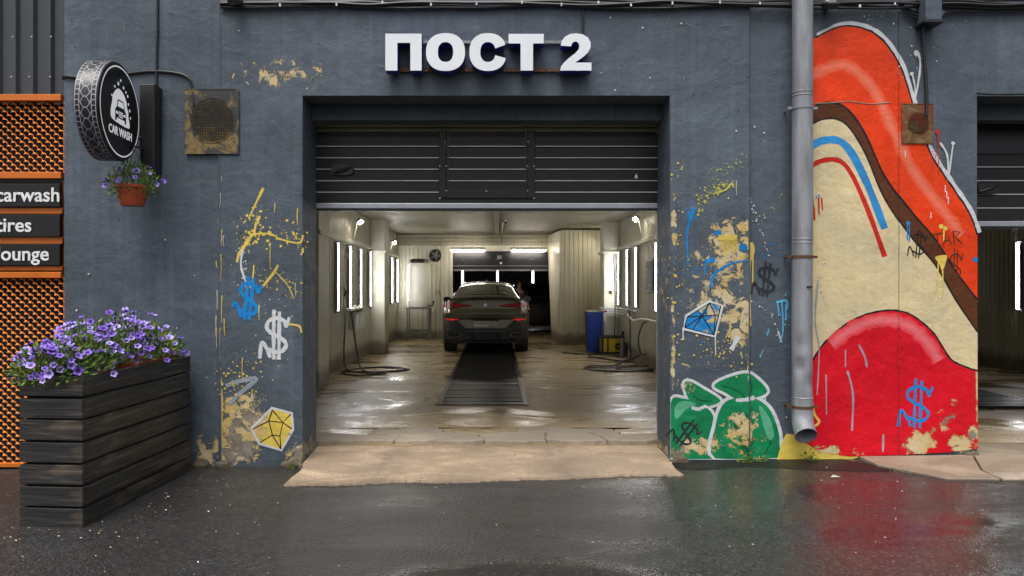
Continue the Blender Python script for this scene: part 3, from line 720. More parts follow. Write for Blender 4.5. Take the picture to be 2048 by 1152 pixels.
# ------------------------------------------------------------------ channel letters over the door
M_face = simple('letter_face_acrylic', (.80, .83, .86), .25, 0, .05, 3)
M_side = simple('letter_side_blue', (.012, .022, .30), .35)
sign = thing('channel_letter_sign', 'white block letters with blue sides on two rails above the door', 'sign', (fx(976), YF, fz(145)))
def C4(x, y): return (600 + x / 2.618, y / 2.618)
def ell(cx, cy, rx, ry, a0=0, a1=360, n=40, p=2.3):
    out = []
    for i in range(n + 1):
        a = R(a0 + (a1 - a0) * i / n); c, s = math.cos(a), math.sin(a)
        out.append((cx + rx * math.copysign(abs(c) ** (2 / p), c), cy + ry * math.copysign(abs(s) ** (2 / p), s)))
    return out
YL0, YL1 = 6.665, 6.54
def letter(polys_outer, hole=None, lab=None):
    sc_ = YL1 / F
    to = lambda p: ((C4(*p)[0] - CX) * sc_, H - (C4(*p)[1] - CY) * sc_)
    loops = [[Vector((*to(p), 0)) for p in polys_outer]] + ([[Vector((*to(p), 0)) for p in hole]] if hole else [])
    tri = geometry.tessellate_polygon(loops); allp = [v for l in loops for v in l]
    side = MB(); n = len(allp)
    side.add([(v.x, YL0, v.y) for v in allp] + [(v.x, YL1, v.y) for v in allp], [tuple(reversed(t)) for t in tri] + [tuple(i + n for i in t) for t in tri])
    i0 = 0
    for l in loops:
        k = len(l)
        for i in range(k): side.f.append((i0 + i, i0 + (i + 1) % k, n + i0 + (i + 1) % k, n + i0 + i))
        i0 += k
    so_ = side.build('letter', M_side, sign)
    if lab: so_['label'] = lab
    f = MB(); f.add([(v.x, YL1 - .004, v.y) for v in allp], tri)
    i0 = 0; n = len(allp); f.v += [(v.x, YL1 - .0005, v.y) for v in allp]
    for l in loops:
        k = len(l)
        for i in range(k): f.f.append((i0 + i, i0 + (i + 1) % k, n + i0 + (i + 1) % k, n + i0 + i))
        i0 += k
    fo = f.build('letter_face', M_face, sign); fo.parent = so_; fo.matrix_parent_inverse = so_.matrix_parent_inverse @ Matrix.Identity(4)
    fo.matrix_parent_inverse = (sign.matrix_basis @ so_.matrix_parent_inverse).inverted()
    return so_
letter([(447, 177), (637, 177), (637, 370), (578, 370), (578, 225), (510, 225), (510, 370), (447, 370)])
letter(ell(762, 273, 102, 99)[:-1], ell(762, 273, 40, 52)[:-1])
letter(ell(984, 273, 97, 99, 338, 22, 40)[::1] if False else ell(984, 273, 97, 99, 336, 24, 40) [::-1][0:0] + ell(984, 273, 97, 99, -24, -340, 40) + [(1077, 305), (1022, 290)] + ell(984, 273, 40, 52, -338, -22, 30)[1:-1] + [(1022, 254), (1073, 236)])
letter([(1092, 178), (1276, 178), (1276, 228), (1220, 228), (1220, 370), (1155, 370), (1155, 228), (1092, 228)])
two = [(1366, 240), (1370, 215), (1388, 192), (1415, 179), (1445, 175), (1480, 180), (1508, 197), (1521, 222), (1521, 250), (1508, 275), (1485, 297), (1455, 318), (1440, 328), (1526, 328), (1526, 370), (1362, 370), (1366, 350), (1382, 328), (1410, 303), (1440, 280), (1458, 260), (1463, 243), (1458, 226), (1445, 217), (1430, 221), (1422, 232), (1420, 243)]
letter(two)
for py in (85, 141):
    m = MB(); m.box(fx(790, 6.68), fx(1172, 6.68), 6.666, 6.690, fz(py + 3, 6.68), fz(py - 3, 6.68)); m.build('rail', M_rust if py > 100 else M_steel, sign)
    for px in (853, 932, 1010, 1100):
        m = MB(); m.lathe([(.008, 0), (.008, .006), (.004, .009)], 8, Matrix.Translation((fx(px, 6.66), 6.666, fz(py, 6.66))) @ Matrix.Rotation(R(90), 4, 'X')); m.build('bolt', M_galv, sign)
for px in (800, 1160):
    for py in (85, 141):
        m = MB(); m.box(fx(px, 6.7) - .012, fx(px, 6.7) + .012, 6.69, 6.7, fz(py, 6.7) - .01, fz(py, 6.7) + .01); m.build('bracket', M_steel, sign)

# ------------------------------------------------------------------ roll up doors
M_door = simple('door_panel_paint', (.020, .019, .020), .42, 0, .18, 4, .12, 220)
M_door.node_tree.nodes['Principled BSDF'].inputs['Specular IOR Level'].default_value = .3
M_alu = simple('aluminium_strip', (.42, .44, .48), .35, .5, .1, 8)
M_groove = simple('panel_groove_edge', (.50, .51, .52), .35)
def section_door(root, x0, x1, zb, ztop, rows, wicket=None):
    ph = (ztop - zb - .055) / rows
    prof = lambda x, za, zb2: [(x, YD + .04, za), (x, YD, za), (x, YD, zb2 - .022), (x, YD + .010, zb2 - .010), (x, YD + .010, zb2), (x, YD + .04, zb2)]
    for r_ in range(rows):
        za = zb + .055 + r_ * ph; zc = za + ph - .0015
        m = MB(); A = prof(x0, za, zc); B = prof(x1, za, zc)
        m.add(A + B, [tuple(range(6)), tuple(range(6, 12))[::-1]] + [(i, (i + 1) % 6, 6 + (i + 1) % 6, 6 + i) for i in range(6)])
        pn = m.build('door_panel', M_door, root)
        if r_ < rows - 1:
            m = MB(); m.box(x0 + .004, x1 - .004, YD + .002, YD + .0095, zc - .0105, zc - .0005); m.build('groove_trim', M_groove, root)
    m = MB(); m.box(x0, x1, YD - .008, YD + .045, zb, zb + .052); m.build('bottom_rail', M_alu, root, bevel=.006)
    m = MB(); m.box(x0, x1, YD + .004, YD + .035, zb - .022, zb - .001); m.build('rubber_seal', M_cable, root)
dr = thing('section_door', 'half raised dark sectional door with inset wicket in the main bay', 'door', (fx(972, YD), YD, fz(418, YD)))
DX0, DX1 = fx(628, YD), fx(1317, YD)
section_door(dr, DX0, DX1, fz(417, YD), fz(268, YD), 6)
wx0, wx1, wz0, wz1 = fx(878, YD), fx(1070, YD), fz(397, YD), fz(262, YD)
m = MB()
for (a, b_, c_, e_) in ((wx0, wx0 + .075, wz0, wz1), (wx1 - .075, wx1, wz0, wz1), (wx0 + .075, wx1 - .075, wz0, wz0 + .075)):
    m = MB(); m.box(a, b_, YD - .018, YD + .002, c_, e_); m.build('wicket_frame', M_door, dr, bevel=.006)
for (a, b_, c_, e_) in ((wx0 + .082, wx0 + .094, wz0 + .08, wz1), (wx1 - .094, wx1 - .082, wz0 + .08, wz1)):
    m = MB(); m.box(a, b_, YD - .010, YD + .002, c_, e_); m.build('wicket_edge', M_black, dr)
scr = MB(); scr.lathe([(.006, 0), (.006, .003)], 8, Matrix.Rotation(R(90), 4, 'X'))
scm = scr.build('screw', M_white, dr); sme = scm.data; bpy.data.objects.remove(scm)
for (px, py) in ((880, 397), (893, 382), (1055, 382), (1068, 397), (880, 333), (1068, 333), (893, 333), (1055, 333), (973, 383), (1056, 284), (891, 284)):
    inst('screw', sme, dr, (fx(px, YD), YD - .019, fz(py, YD)))
# recessed black pull handle
hc = Vector((fx(685, YD), YD, fz(341, YD)))
m = MB()
m.prism([(q.x, q.y) for q in spline([Vector(p) for p in ((-.11, .03), (-.08, .055), (.06, .055), (.11, .03), (.11, -.03), (.06, -.052), (-.08, -.052), (-.11, -.02))], True, 4)], lambda a, b_: (hc.x + a, YD + .004, hc.z + b_), lambda a, b_: (hc.x + a * .94, YD - .03, hc.z + b_ * .9))
ha = m.build('handle', M_black, dr, smooth=True)
m = MB(); m.tube([(hc.x - .08, YD - .032, hc.z - .03), (hc.x - .02, YD - .045, hc.z - .012), (hc.x + .05, YD - .045, hc.z + .015), (hc.x + .095, YD - .03, hc.z + .03)], [.010, .018, .018, .010], 8); m.build('grip', M_cable, dr, smooth=True)
m = MB(); m.prism([(fx(1269, YD), fz(356, YD)), (fx(1275, YD), fz(357, YD)), (fx(1275, YD), fz(351, YD)), (fx(1272, YD), fz(347, YD)), (fx(1270, YD), fz(351, YD))], lambda a, b_: (a, YD - .0005, b_), lambda a, b_: (a, YD - .0025, b_)); m.build('sticker', M_white, dr)
# black board added for the shade in the gap above the leaf, side tracks
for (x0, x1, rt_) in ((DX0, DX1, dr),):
    m = MB(); m.box(x0, x1, YD + .10, YD + .14, fz(270, YD), 3.5); m.build('gap_blackout', M_black, rt_)
    for s_, xx in ((-1, x0), (1, x1)):
        m = MB(); m.box(min(xx, xx + s_ * .06), max(xx, xx + s_ * .06), YD + .01, YD + .09, 0.0, 3.3); m.build('side_track', M_galv, rt_)
dr2 = thing('section_door', 'dark sectional door of the neighbouring bay cut by the right photo edge', 'door', (fx(2010, YD), YD, fz(450, YD)))
E0, E1 = XO - .05, XO2 + .05
section_door(dr2, E0, E1, fz(453, YD), fz(305, YD), 5)
m = MB(); m.box(E0, E1, YD + .10, YD + .14, fz(306, YD), 3.5); m.build('gap_blackout', M_black, dr2)  # black board stands in for the shaded gap above this leaf too
hc = Vector((fx(1972, YD), YD, fz(378, YD)))
m = MB()
m.prism([(q.x, q.y) for q in spline([Vector(p) for p in ((-.10, .03), (-.08, .05), (.06, .05), (.10, .03), (.10, -.03), (.06, -.05), (-.08, -.05), (-.10, -.02))], True, 4)], lambda a, b_: (hc.x + a, YD + .004, hc.z + b_), lambda a, b_: (hc.x + a * .94, YD - .03, hc.z + b_ * .9))
m.build('handle', M_black, dr2, smooth=True)
m = MB(); m.tube([(hc.x - .08, YD - .032, hc.z - .03), (hc.x - .02, YD - .045, hc.z - .012), (hc.x + .05, YD - .045, hc.z + .015), (hc.x + .095, YD - .03, hc.z + .03)], [.010, .018, .018, .010], 8); m.build('grip', M_cable, dr2, smooth=True)

# ------------------------------------------------------------------ interior walls and ceiling
def cream_mat(name, c, spec_=.5):
    m, t, b = newmat(name)
    pos = N(t, 'ShaderNodeNewGeometry').outputs['Position']
    cc = ramp(t, noise(t, pos, 1.2, 6, .65, .3), [(.3, mul(c, .84)), (.7, mul(c, 1.1))])
    st = noise(t, pos, 1, 6, .65, sc3=(14, 14, .5))
    cc = mix(t, ramp(t, st, [(.52, 0.0), (.8, .40)]), cc, (.30, .24, .14))
    xyz = N(t, 'ShaderNodeSeparateXYZ'); t.links.new(pos, xyz.inputs[0])
    dn = math_node(t, 'ADD', xyz.outputs[2], math_node(t, 'MULTIPLY', noise(t, pos, 5, 6, .7), -.36))
    cc = mix(t, ramp(t, dn, [(.30, 0.0), (.301, 0.0)]), cc, cc)
    spl = ramp(t, dn, [(0.0, .75), (.18, 0.0)])                                  # mud splashed up from the floor
    cc = mix(t, spl, cc, (.10, .075, .045))
    t.links.new(cc, b.inputs['Base Color'])
    rr = ramp(t, st, [(.35, .42), (.7, .62)]); t.links.new(rr, b.inputs['Roughness'])
    MATS[name] = m; return m
M_panel = cream_mat('cream_wall_panel', (.62, .60, .48))
M_bcream_lit = cream_mat('lit_cream_board', (.80, .75, .58))  # lighter copy of the panel cream, the partition's stronger light put into its colour
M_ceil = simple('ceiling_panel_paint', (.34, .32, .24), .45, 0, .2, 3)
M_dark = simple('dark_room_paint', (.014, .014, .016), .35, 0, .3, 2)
ZC = 3.06
def ribbed(width, height, thick=.03, ribs=2, mat=None):
    """one upright cladding panel: local x along the wall, y outwards (negative = into the room)"""
    pf = [(0, 0)]
    for i in range(ribs):
        a = width * (i + .10) / ribs; b_ = width * (i + .90) / ribs
        pf += [(a, 0), (a + .008, -thick), (b_ - .008, -thick), (b_, 0)]
    pf += [(width, 0)]
    m = MB(); k = len(pf)
    m.v = [(x, y, 0) for x, y in pf] + [(x, y, height) for x, y in pf]
    m.f = [(i, i + 1, k + i + 1, k + i) for i in range(k - 1)]
    me = bpy.data.meshes.new('panel'); me.from_pydata(m.v, [], m.f); me.materials.append(mat or M_panel); me.update(); return me
def wall_struct(name, x0, x1, y0, y1, z0, z1, mat, label):
    m = MB(); m.box(x0, x1, y0, y1, z0, z1); o = m.build(name, mat); return tag(o, label, kind='structure')
wl = wall_struct('left_interior_wall', -XW - .25, -XW - .03, 7.23, 21.9, -.3, ZC + .3, M_panel, 'cream ribbed panel wall on the left of the wash bay')
wr = wall_struct('right_interior_wall', XW + .03, XW + .17, 7.23, 21.9, -.3, ZC + .3, M_panel, 'cream ribbed panel wall on the right of the wash bay')
# inner faces of the street wall
pm_ = ribbed(.25, ZC, .03, 2)
y = 8.6
while y < 21.5:
    inst('panel', pm_, wl, (-XW - .03, y, 0), (0, 0, R(90))); y += .251
y = 8.851
while y < 19.4:
    inst('panel', pm_, wr, (XW + .03, y, 0), (0, 0, R(-90))); y += .251
# columns with a capping ledge
def column(wallo, x0, x1, y0, y1):
    m = MB(); m.box(x0, x1, y0, y1, 0, ZC); m.build('column', M_panel, wallo, bevel=.015)
    m = MB(); m.box(x0 - .04, x1 + .04, y0 - .05, y1 + .05, 2.30, 2.36); m.build('column_ledge', M_panel, wallo, bevel=.008)
column(wl, -XW - .02, -2.62, 10.9, 11.6)
column(wl, -XW - .02, -2.55, 16.9, 17.5)
column(wr, 2.60, XW + .02, 10.3, 10.9)
column(wr, 2.52, XW + .02, 17.4, 18.0)
for s_, wo in ((-1, wl), (1, wr)):
    for (ya, yb) in ((11.66, 16.84), (17.56, 21.4)) if s_ < 0 else ((10.96, 17.34),):
        m = MB(); xx = s_ * XW; m.box(min(xx, xx - s_ * .05), max(xx, xx - s_ * .05), ya, yb, 2.38, 2.46); m.build('wall_ledge', M_panel, wo, bevel=.006)
# ceiling of cross ribs
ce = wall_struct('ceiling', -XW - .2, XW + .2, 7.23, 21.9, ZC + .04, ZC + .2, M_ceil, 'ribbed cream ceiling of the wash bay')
m = MB()
pf = [(0, .045), (.05, .045), (.07, 0), (.19, 0), (.21, .045), (.25, .045)]
m.v = [(-XW, a, b_) for a, b_ in pf] + [(XW, a, b_) for a, b_ in pf]; m.f = [(i, i + 1, 7 + i, 6 + i) for i in range(5)]
sme_ = bpy.data.meshes.new('ceiling_panel'); sme_.from_pydata(m.v, [], m.f); sme_.materials.append(M_ceil); sme_.update()
y = 10.0
while y < 21.4:
    inst('ceiling_panel', sme_, ce, (0, y, ZC)); y += .252
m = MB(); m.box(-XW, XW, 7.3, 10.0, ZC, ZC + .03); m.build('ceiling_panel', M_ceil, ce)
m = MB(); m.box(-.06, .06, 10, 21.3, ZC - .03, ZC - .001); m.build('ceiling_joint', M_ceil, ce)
# back partition, left half with boards, beams over, opening to the far room
YK = 21.55
OX0, OX1, OZ = -1.33, 1.72, 2.56
bw = wall_struct('back_partition_wall', -XW, OX0, YK, YK + .12, 0, ZC, M_panel, 'cream board partition behind the white tank')
pb = ribbed(.124, 2.72, .018, 1)
x = -XW + .01
while x < OX0 - .12:
    inst('board', pb, bw, (x, YK - .001, 0)); x += .125
m = MB(); m.box(OX0 - .02, OX0 + .05, YK - .06, YK + .14, 0, OZ); m.build('door_post', M_panel, bw)
m = MB(); m.box(OX0, 2.9, YK - .02, YK + .12, OZ, ZC); m.build('header', M_panel, bw)
for k_, zz in enumerate((2.72, 2.83, 2.94)):
    m = MB(); m.box(-XW, 2.0, YK - .10 - .03 * k_, YK - .021, zz, zz + .10); m.build('cross_board', M_ceil, bw, bevel=.01)
# boxed-in corner on the right: boarded front and a leaning side panel
rp = wall_struct('right_partition_wall', 1.72, XW + .1, 19.46, 19.58, 0, 3.02, M_panel, 'boarded cream partition behind the blue bin')
x = 1.66; pb2 = ribbed(.118, 3.0, .018, 1, M_bcream_lit)
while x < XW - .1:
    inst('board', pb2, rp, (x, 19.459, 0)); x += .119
m = MB()
m.prism([(19.44, 0), (21.6, 0), (21.6, 3.0), (19.44, 3.0)], lambda y, z: (1.655 - ((.05 + .12 * (z / 3) ** 2) if y > 20 else 0), y, z), lambda y, z: (1.70 - ((.05 + .12 * (z / 3) ** 2) if y > 20 else 0), y, z)); m.build('side_panel', M_bcream_lit, rp)
# far dark room
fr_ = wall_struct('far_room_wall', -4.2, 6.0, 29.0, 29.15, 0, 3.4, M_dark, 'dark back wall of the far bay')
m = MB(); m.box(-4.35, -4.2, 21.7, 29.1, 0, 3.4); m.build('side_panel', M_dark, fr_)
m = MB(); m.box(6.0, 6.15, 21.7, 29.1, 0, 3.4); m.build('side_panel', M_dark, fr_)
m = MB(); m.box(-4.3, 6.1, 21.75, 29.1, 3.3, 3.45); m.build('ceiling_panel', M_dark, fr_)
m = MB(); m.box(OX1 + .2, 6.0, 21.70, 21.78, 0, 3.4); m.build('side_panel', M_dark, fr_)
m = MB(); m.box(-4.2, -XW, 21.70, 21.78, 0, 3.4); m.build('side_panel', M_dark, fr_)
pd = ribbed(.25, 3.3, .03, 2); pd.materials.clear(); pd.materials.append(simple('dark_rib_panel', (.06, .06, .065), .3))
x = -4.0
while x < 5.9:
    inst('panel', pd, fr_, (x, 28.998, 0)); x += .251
# raised dark door of the far opening
fd = thing('far_bay_door', 'raised dark door over the far opening behind the car', 'door', (0, YK + .2, 2.0))
zf = 2.03
for k_ in range(2):
    m = MB(); m.box(OX0 + .03, OX1 + .1, YK + .16, YK + .2, zf + .28 * k_ + .002, zf + .28 * (k_ + 1)); m.build('door_panel', simple('far_door_paint', (.020, .020, .024), .25), fd)
m = MB(); m.box(OX0 + .03, OX1 + .1, YK + .14, YK + .21, zf - .045, zf); m.build('bottom_rail', M_steel, fd)
m = MB(); m.box(OX0 + .03, OX1 + .1, YK + .148, YK + .158, zf + .10, zf + .115); m.build('cable_rail', M_steel, fd)
m = MB(); m.box(.02, .15, YK + .10, YK + .159, 2.34, 2.44); m.build('drive_box', M_steel, fd)
m = MB(); m.box(.10, .16, YK + .12, YK + .159, 2.19, 2.24); m.build('switch_box', M_white, fd)

# second bay interior (seen through the right hand opening)
w2 = wall_struct('second_bay_wall', 9.45, 9.6, 7.23, 21.9, -.3, 3.4, M_panel, 'grey ribbed panel wall inside the right hand bay')
y = 10.851
while y < 18:
    inst('panel', pm_, w2, (9.45, y, 0), (0, 0, R(-90))); y += .251
m = MB(); m.box(3.1, 9.5, 21.8, 21.95, 0, 3.4); m.build('back_panel', M_panel, w2)
m = MB(); m.box(3.08, 9.5, 7.23, 21.9, 3.3, 3.4); m.build('ceiling_panel', M_ceil, w2)
m = MB(); m.box(3.0725, 9.5, 7.262, 21.9, -.1, -.004); tag(m.build('second_bay_floor', M_ifloor), 'wet dark floor inside the right hand bay', kind='structure')
m = MB(); m.box(7.72, 9.5, 7.225, 7.24, 0, 3.3); m.build('front_panel', M_panel, w2)
gr2 = thing('floor_grating', 'black slatted grating on the floor inside the right hand bay', 'grating', (6.0, 9.4, 0))
for k_ in range(30):
    inst('bar', bme, gr2, (6.3, 9.3 + k_ * .112, .03), (0, 0, 0), (1.2, 1, 1))
for xx in (5.62, 6.98):
    m = MB(); m.box(xx - .03, xx + .03, 9.2, 12.75, -.003, .04); m.build('edge_rail', M_grate, gr2)

# roof slab closing the building from above and street-side inner faces
m = MB(); m.box(-4.6, 12.2, 6.75, 30, 5.62, 5.8); tag(m.build('roof_slab', simple('roof_felt', (.04, .04, .04), .8)), 'flat roof slab over the garages', kind='structure')

# ------------------------------------------------------------------ lamps
M_tube = emit('tube_glow', (.98, .98, 1.0), TUBE_E)
M_tubew = emit('warm_tube_glow', (1.0, .90, .80), TUBE_E * .9)
M_flood = emit('flood_glow', (1.0, .91, .74), 75.0)
M_tubef = emit('far_tube_glow', (.85, .85, 1.0), 16.0)
M_batt = simple('lamp_housing', (.16, .16, .15), .4)
tm = MB(); tm.lathe([(.012, -.60), (.021, -.598), (.021, .598), (.012, .60)], 8); tub = tm.build('t', M_tube); tube_me = tub.data; bpy.data.objects.remove(tub)
tm = MB(); tm.box(-.055, .055, .024, .05, -.64, .64); tm.box(-.055, -.05, -.012, .0235, -.60, .60); tm.box(.05, .055, -.012, .0235, -.60, .60); tm.box(-.025, .025, -.022, .0215, -.64, -.605); tm.box(-.025, .025, -.022, .0215, .605, .64); tub = tm.build('t', M_batt); batt_me = tub.data; bpy.data.objects.remove(tub)  # wide back and side lips added to keep tube light off the wall
def tube_lamp(loc, rotz, label, group, me=None, rot=None):
    t = thing('tube_lamp', label, 'lamp', loc, rot or (0, 0, rotz), group)
    a = inst('housing', batt_me, t, (0, 0, 0)); local(a)
    b_ = inst('tube', me or tube_me, t, (0, 0, 0)); local(b_); return t
zt = 1.70
pos_l = [13.2, 14.3, 15.4, 16.6, 19.0, 20.0, 21.1]
names = ['nearest upright tube lamp on the left wall beside the hanging hose', 'second upright tube lamp on the left wall above the white canisters', 'third upright tube lamp on the left wall', 'upright tube lamp on the left wall right before the column',
         'first upright tube lamp beyond the left column', 'middle upright tube lamp beyond the left column', 'upright tube lamp beyond the left column nearest the tank']
for yy, nm in zip(pos_l, names): tube_lamp((-XW + .07, yy, zt), R(90), nm, 'upright tube lamps on the left wall')
for yy, nm in zip((15.0, 16.0, 17.15), ('upright tube lamp on the right wall beside the dark mirror', 'middle upright tube lamp on the right wall', 'upright tube lamp on the right wall next to the column')):
    tube_lamp((XW - .07, yy, zt + .02), R(-90), nm, 'upright tube lamps on the right wall')
for k_, yy in enumerate((12.2, 13.1)): tube_lamp((XW - .07, yy, zt), R(-90), ('first' if k_ == 0 else 'second') + ' upright tube lamp on the right wall after the front column', 'upright tube lamps on the right wall')
tube_lamp((9.45 - .11, 13.25, 1.72), R(-90), 'upright tube lamp inside the right hand bay', 'upright tube lamps of the right bay')
tube_lamp((9.45 - .11, 15.5, 1.72), R(-90), 'second upright tube lamp inside the right hand bay hidden by the jamb', 'upright tube lamps of the right bay')
# three dim tubes of the far room
tf = MB(); tf.lathe([(.026, -.60), (.026, .60)], 8); t_ = tf.build('t', M_tubef); tf_me = t_.data; bpy.data.objects.remove(t_)
for px, nm in ((925, 'left'), (995, 'middle'), (1066, 'right')):
    p = pt(px, 566, 28.8); tube_lamp((p.x, 28.86, p.z - .10), 0, nm + ' one of three bluish tube lamps on the far dark wall', 'bluish tube lamps in the far bay', tf_me)
# ceiling battens before the far door
tw = MB(); tw.lathe([(.012, -.47), (.022, -.468), (.022, .468), (.012, .47)], 8); t_ = tw.build('t', M_tubew); tw_me = t_.data; bpy.data.objects.remove(t_)
for px, nm in ((936, 'left'), (1056, 'right')):
    p = pt(px, 503, 20.9)
    t = thing('ceiling_lamp', nm + ' twin tube ceiling lamp in front of the far door', 'lamp', (p.x, 20.9, p.z + .06), (0, 0, 0), 'twin tube ceiling lamps')
    m = MB(); m.box(-.5, .5, -.09, .09, 0, .05); local(m.build('housing', M_batt, t))
    for (dx, dy, dz) in ((.0, -.06, -.045), (.03 if nm == 'right' else -.02, .06, -.03)):
        o = inst('tube', tw_me, t, (dx, dy, dz), (0, R(90), 0)); local(o)
    for sx in (-.4, .4):
        m = MB(); m.tube([(sx, 0, .05), (sx, 0, ZC - p.z - .06)], .006, 6); local(m.build('hanger', M_steel, t))
# flood lamps on arms
def flood(p, s, label):
    t = thing('flood_lamp', label, 'lamp', p, (0, 0, 0), 'flood lamps on the bay walls')
    M_ = Matrix.Rotation(R(-42 * s), 4, 'Y') @ Matrix.Rotation(R(-8), 4, 'X')
    m = MB(); m.box(-.05, .05, -.10, .10, -.02, .03, M_); local(m.build('housing', M_batt, t, bevel=.008))
    m = MB(); m.box(-.042, .042, -.09, .09, -.032, -.021, M_); local(m.build('lens', M_flood, t))
    m = MB(); m.tube([(0, 0, .03), (s * -.06, 0, -.08), (s * -.10, 0, -.30)], .012, 6); local(m.build('arm', M_panel, t))
flood((-XW + .22, pt(697, 437, 14.5).y, pt(697, 437, 13.9).z), 1, 'warm flood lamp above the nearest left tube lamps')
flood((-XW + .2, 19.5, pt(776, 484, 19.5).z), 1, 'warm flood lamp beyond the left column')
flood((XW - .18, 14.4, pt(1275, 437, 14.4).z), -1, 'warm flood lamp above the right tube lamps')
flood((XW - .14, 18.9, pt(1206, 472, 18.9).z), -1, 'small warm flood lamp behind the right column')

# ------------------------------------------------------------------ left neighbour: ribbed cladding and the orange gate
def fy(px, py, Y): return pt(px, py, Y)
M_clad = simple('dark_cladding', (.050, .056, .066), .42, .1, .15, 2, .05, 20)
cl = thing('metal_cladding', 'dark ribbed metal cladding above the orange gate', 'cladding', (XG - .5, 6.84, ZT))
XGL = -5.2
pf = [(0, 0), (.055, 0), (.075, -.035), (.13, -.035), (.15, 0), (.1605, 0)]
m = MB(); m.v = [(a, b_, 0) for a, b_ in pf] + [(a, b_, 2.4) for a, b_ in pf]; m.f = [(i, i + 1, 7 + i, 6 + i) for i in range(5)]
cme = bpy.data.meshes.new('rib_panel'); cme.from_pydata(m.v, [], m.f); cme.materials.append(M_clad); cme.update()
x = XG - .162
while x > XGL:
    inst('rib_panel', cme, cl, (x, 6.86, ZT - .04)); x -= .161
for px_, py_ in ((63, 73), (102, 73), (58, 153), (100, 153), (25, 73), (22, 153)):
    inst('screw', sme, cl, (fx(px_, 6.82), 6.824, fz(py_, 6.82)))
cl.children[-1].data = sme
m = MB(); m.box(XGL - .8, XG - .002, 6.9, 7.2, ZT - .1, 5.6); m.build('backing', M_black, cl)
M_or = simple('orange_powder_coat', (.62, .155, .012), .42, .1, .16, 4, .05, 80)
M_ormesh = simple('orange_expanded_metal', (.78, .25, .020), .5, 0, .25, 3)
gate = thing('expanded_metal_gate', 'orange framed gate of expanded metal mesh carrying three name boards', 'gate', (XG - .5, 6.78, ground_z(-4.3)))
GY = 6.79
gx0, gx1 = XGL, fx(126, GY)
def gz(py): return fz(py, GY)
def gbox(name, x0, x1, p0, p1, y0, y1, mat, bev=.004):
    m = MB(); m.box(x0, x1, y0, y1, gz(p1), gz(p0)); return m.build(name, mat, gate, bevel=bev)
gbox('rail', gx0, gx1, 190, 203, GY - .035, GY + .03, M_or)
gbox('rail', gx0, gx1, 345, 358, GY - .035, GY + .03, M_or)
gbox('rail', gx0, gx1, 416, 428, GY - .015, GY + .03, M_or)
gbox('rail', gx0, gx1, 474, 488, GY - .015, GY + .03, M_or)
gbox('rail', gx0, gx1, 532, 541, GY - .015, GY + .03, M_or)
gbox('rail', gx0, gx1, 544, 556, GY - .035, GY + .03, M_or)
gbox('rail', gx0, gx1, 925, 933, GY - .03, GY + .03, M_or)
m = MB(); m.box(gx1 - .016, gx1, GY + .0305, GY + .05, gz(933), gz(190)); m.build('stile', M_or, gate)
def expanded(z0, z1):
    m = MB(); cw, ch = .079, .070; row = 0; z = z0
    t = .0085
    while z < z1:
        x = gx1 - .02 - (cw / 2 if row % 2 else 0)
        while x > gx0:
            # one rounded diamond half: upper arch of each opening
            pts = [(-.5, 0.02), (-.36, .10), (-.24, .48), (.24, .48), (.36, .10), (.5, 0.02)]
            for i in range(5):
                a, b_ = pts[i], pts[i + 1]
                xa, za, xb, zb_ = x + a[0] * cw, z + a[1] * ch, x + b_[0] * cw, z + b_[1] * ch
                m.add([(xa, GY - .006, za - t * .6), (xb, GY - .006, zb_ - t * .6), (xb, GY + .004, zb_ + t * .6), (xa, GY + .004, za + t * .6)], [(0, 1, 2, 3)])
            for i in range(5):
                a, b_ = pts[i], pts[i + 1]
                xa, za, xb, zb_ = x + a[0] * cw, z - a[1] * ch + ch * 0 , x + b_[0] * cw, z - b_[1] * ch
            x -= cw
        z += ch * .5; row += 1
    o = m.build('mesh_infill', M_ormesh, gate, fix=False); o['kind'] = 'stuff'; return o
expanded(gz(345), gz(203)); expanded(gz(925), gz(556))
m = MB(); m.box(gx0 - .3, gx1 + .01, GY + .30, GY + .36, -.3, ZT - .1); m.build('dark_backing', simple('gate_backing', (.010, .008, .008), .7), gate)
M_board = simple('name_board_black', (.010, .010, .011), .3)
M_lit = simple('letter_white', (.82, .83, .82), .4, 0, .03)
def text_mesh(body, size, ext=.004, bold=.012):
    c = bpy.data.curves.new('t', 'FONT'); c.body = body; c.size = size; c.extrude = ext; c.offset = bold * size; c.resolution_u = 3
    o = bpy.data.objects.new('t', c); col.objects.link(o)
    dg = bpy.context.evaluated_depsgraph_get(); dg.update()
    me = bpy.data.meshes.new_from_object(o.evaluated_get(dg)); bpy.data.objects.remove(o); bpy.data.curves.remove(c)
    return me
for body, p0, p1, base, right in (('carwash', 369, 414, 404, 119), ('tires', 430, 474, 464, 63), ('lounge', 489, 531, 521, 98)):
    bd = gbox('name_board', gx0, gx1 - .004, p0, p1, GY - .045, GY - .016, M_board, .003)
    me = text_mesh(body, .180, .004, .013)
    me.materials.clear(); me.materials.append(M_lit)
    wmax = max(v.co.x for v in me.vertices); kx = 1.0
    o = bpy.data.objects.new('lettering', me); col.objects.link(o); o.rotation_euler = (R(90), 0, 0)
    o.location = (fx(right, GY - .05) - wmax, GY - .0505, gz(base)); o.parent = bd
    o.matrix_parent_inverse = (gate.matrix_basis @ bd.matrix_parent_inverse).inverted()
gx_wall = MB(); gx_wall.box(XGL - .9, XGL - .02, 6.8, 7.22, -.4, 5.6); gx_wall.build('wall_panel', WALL, fw)

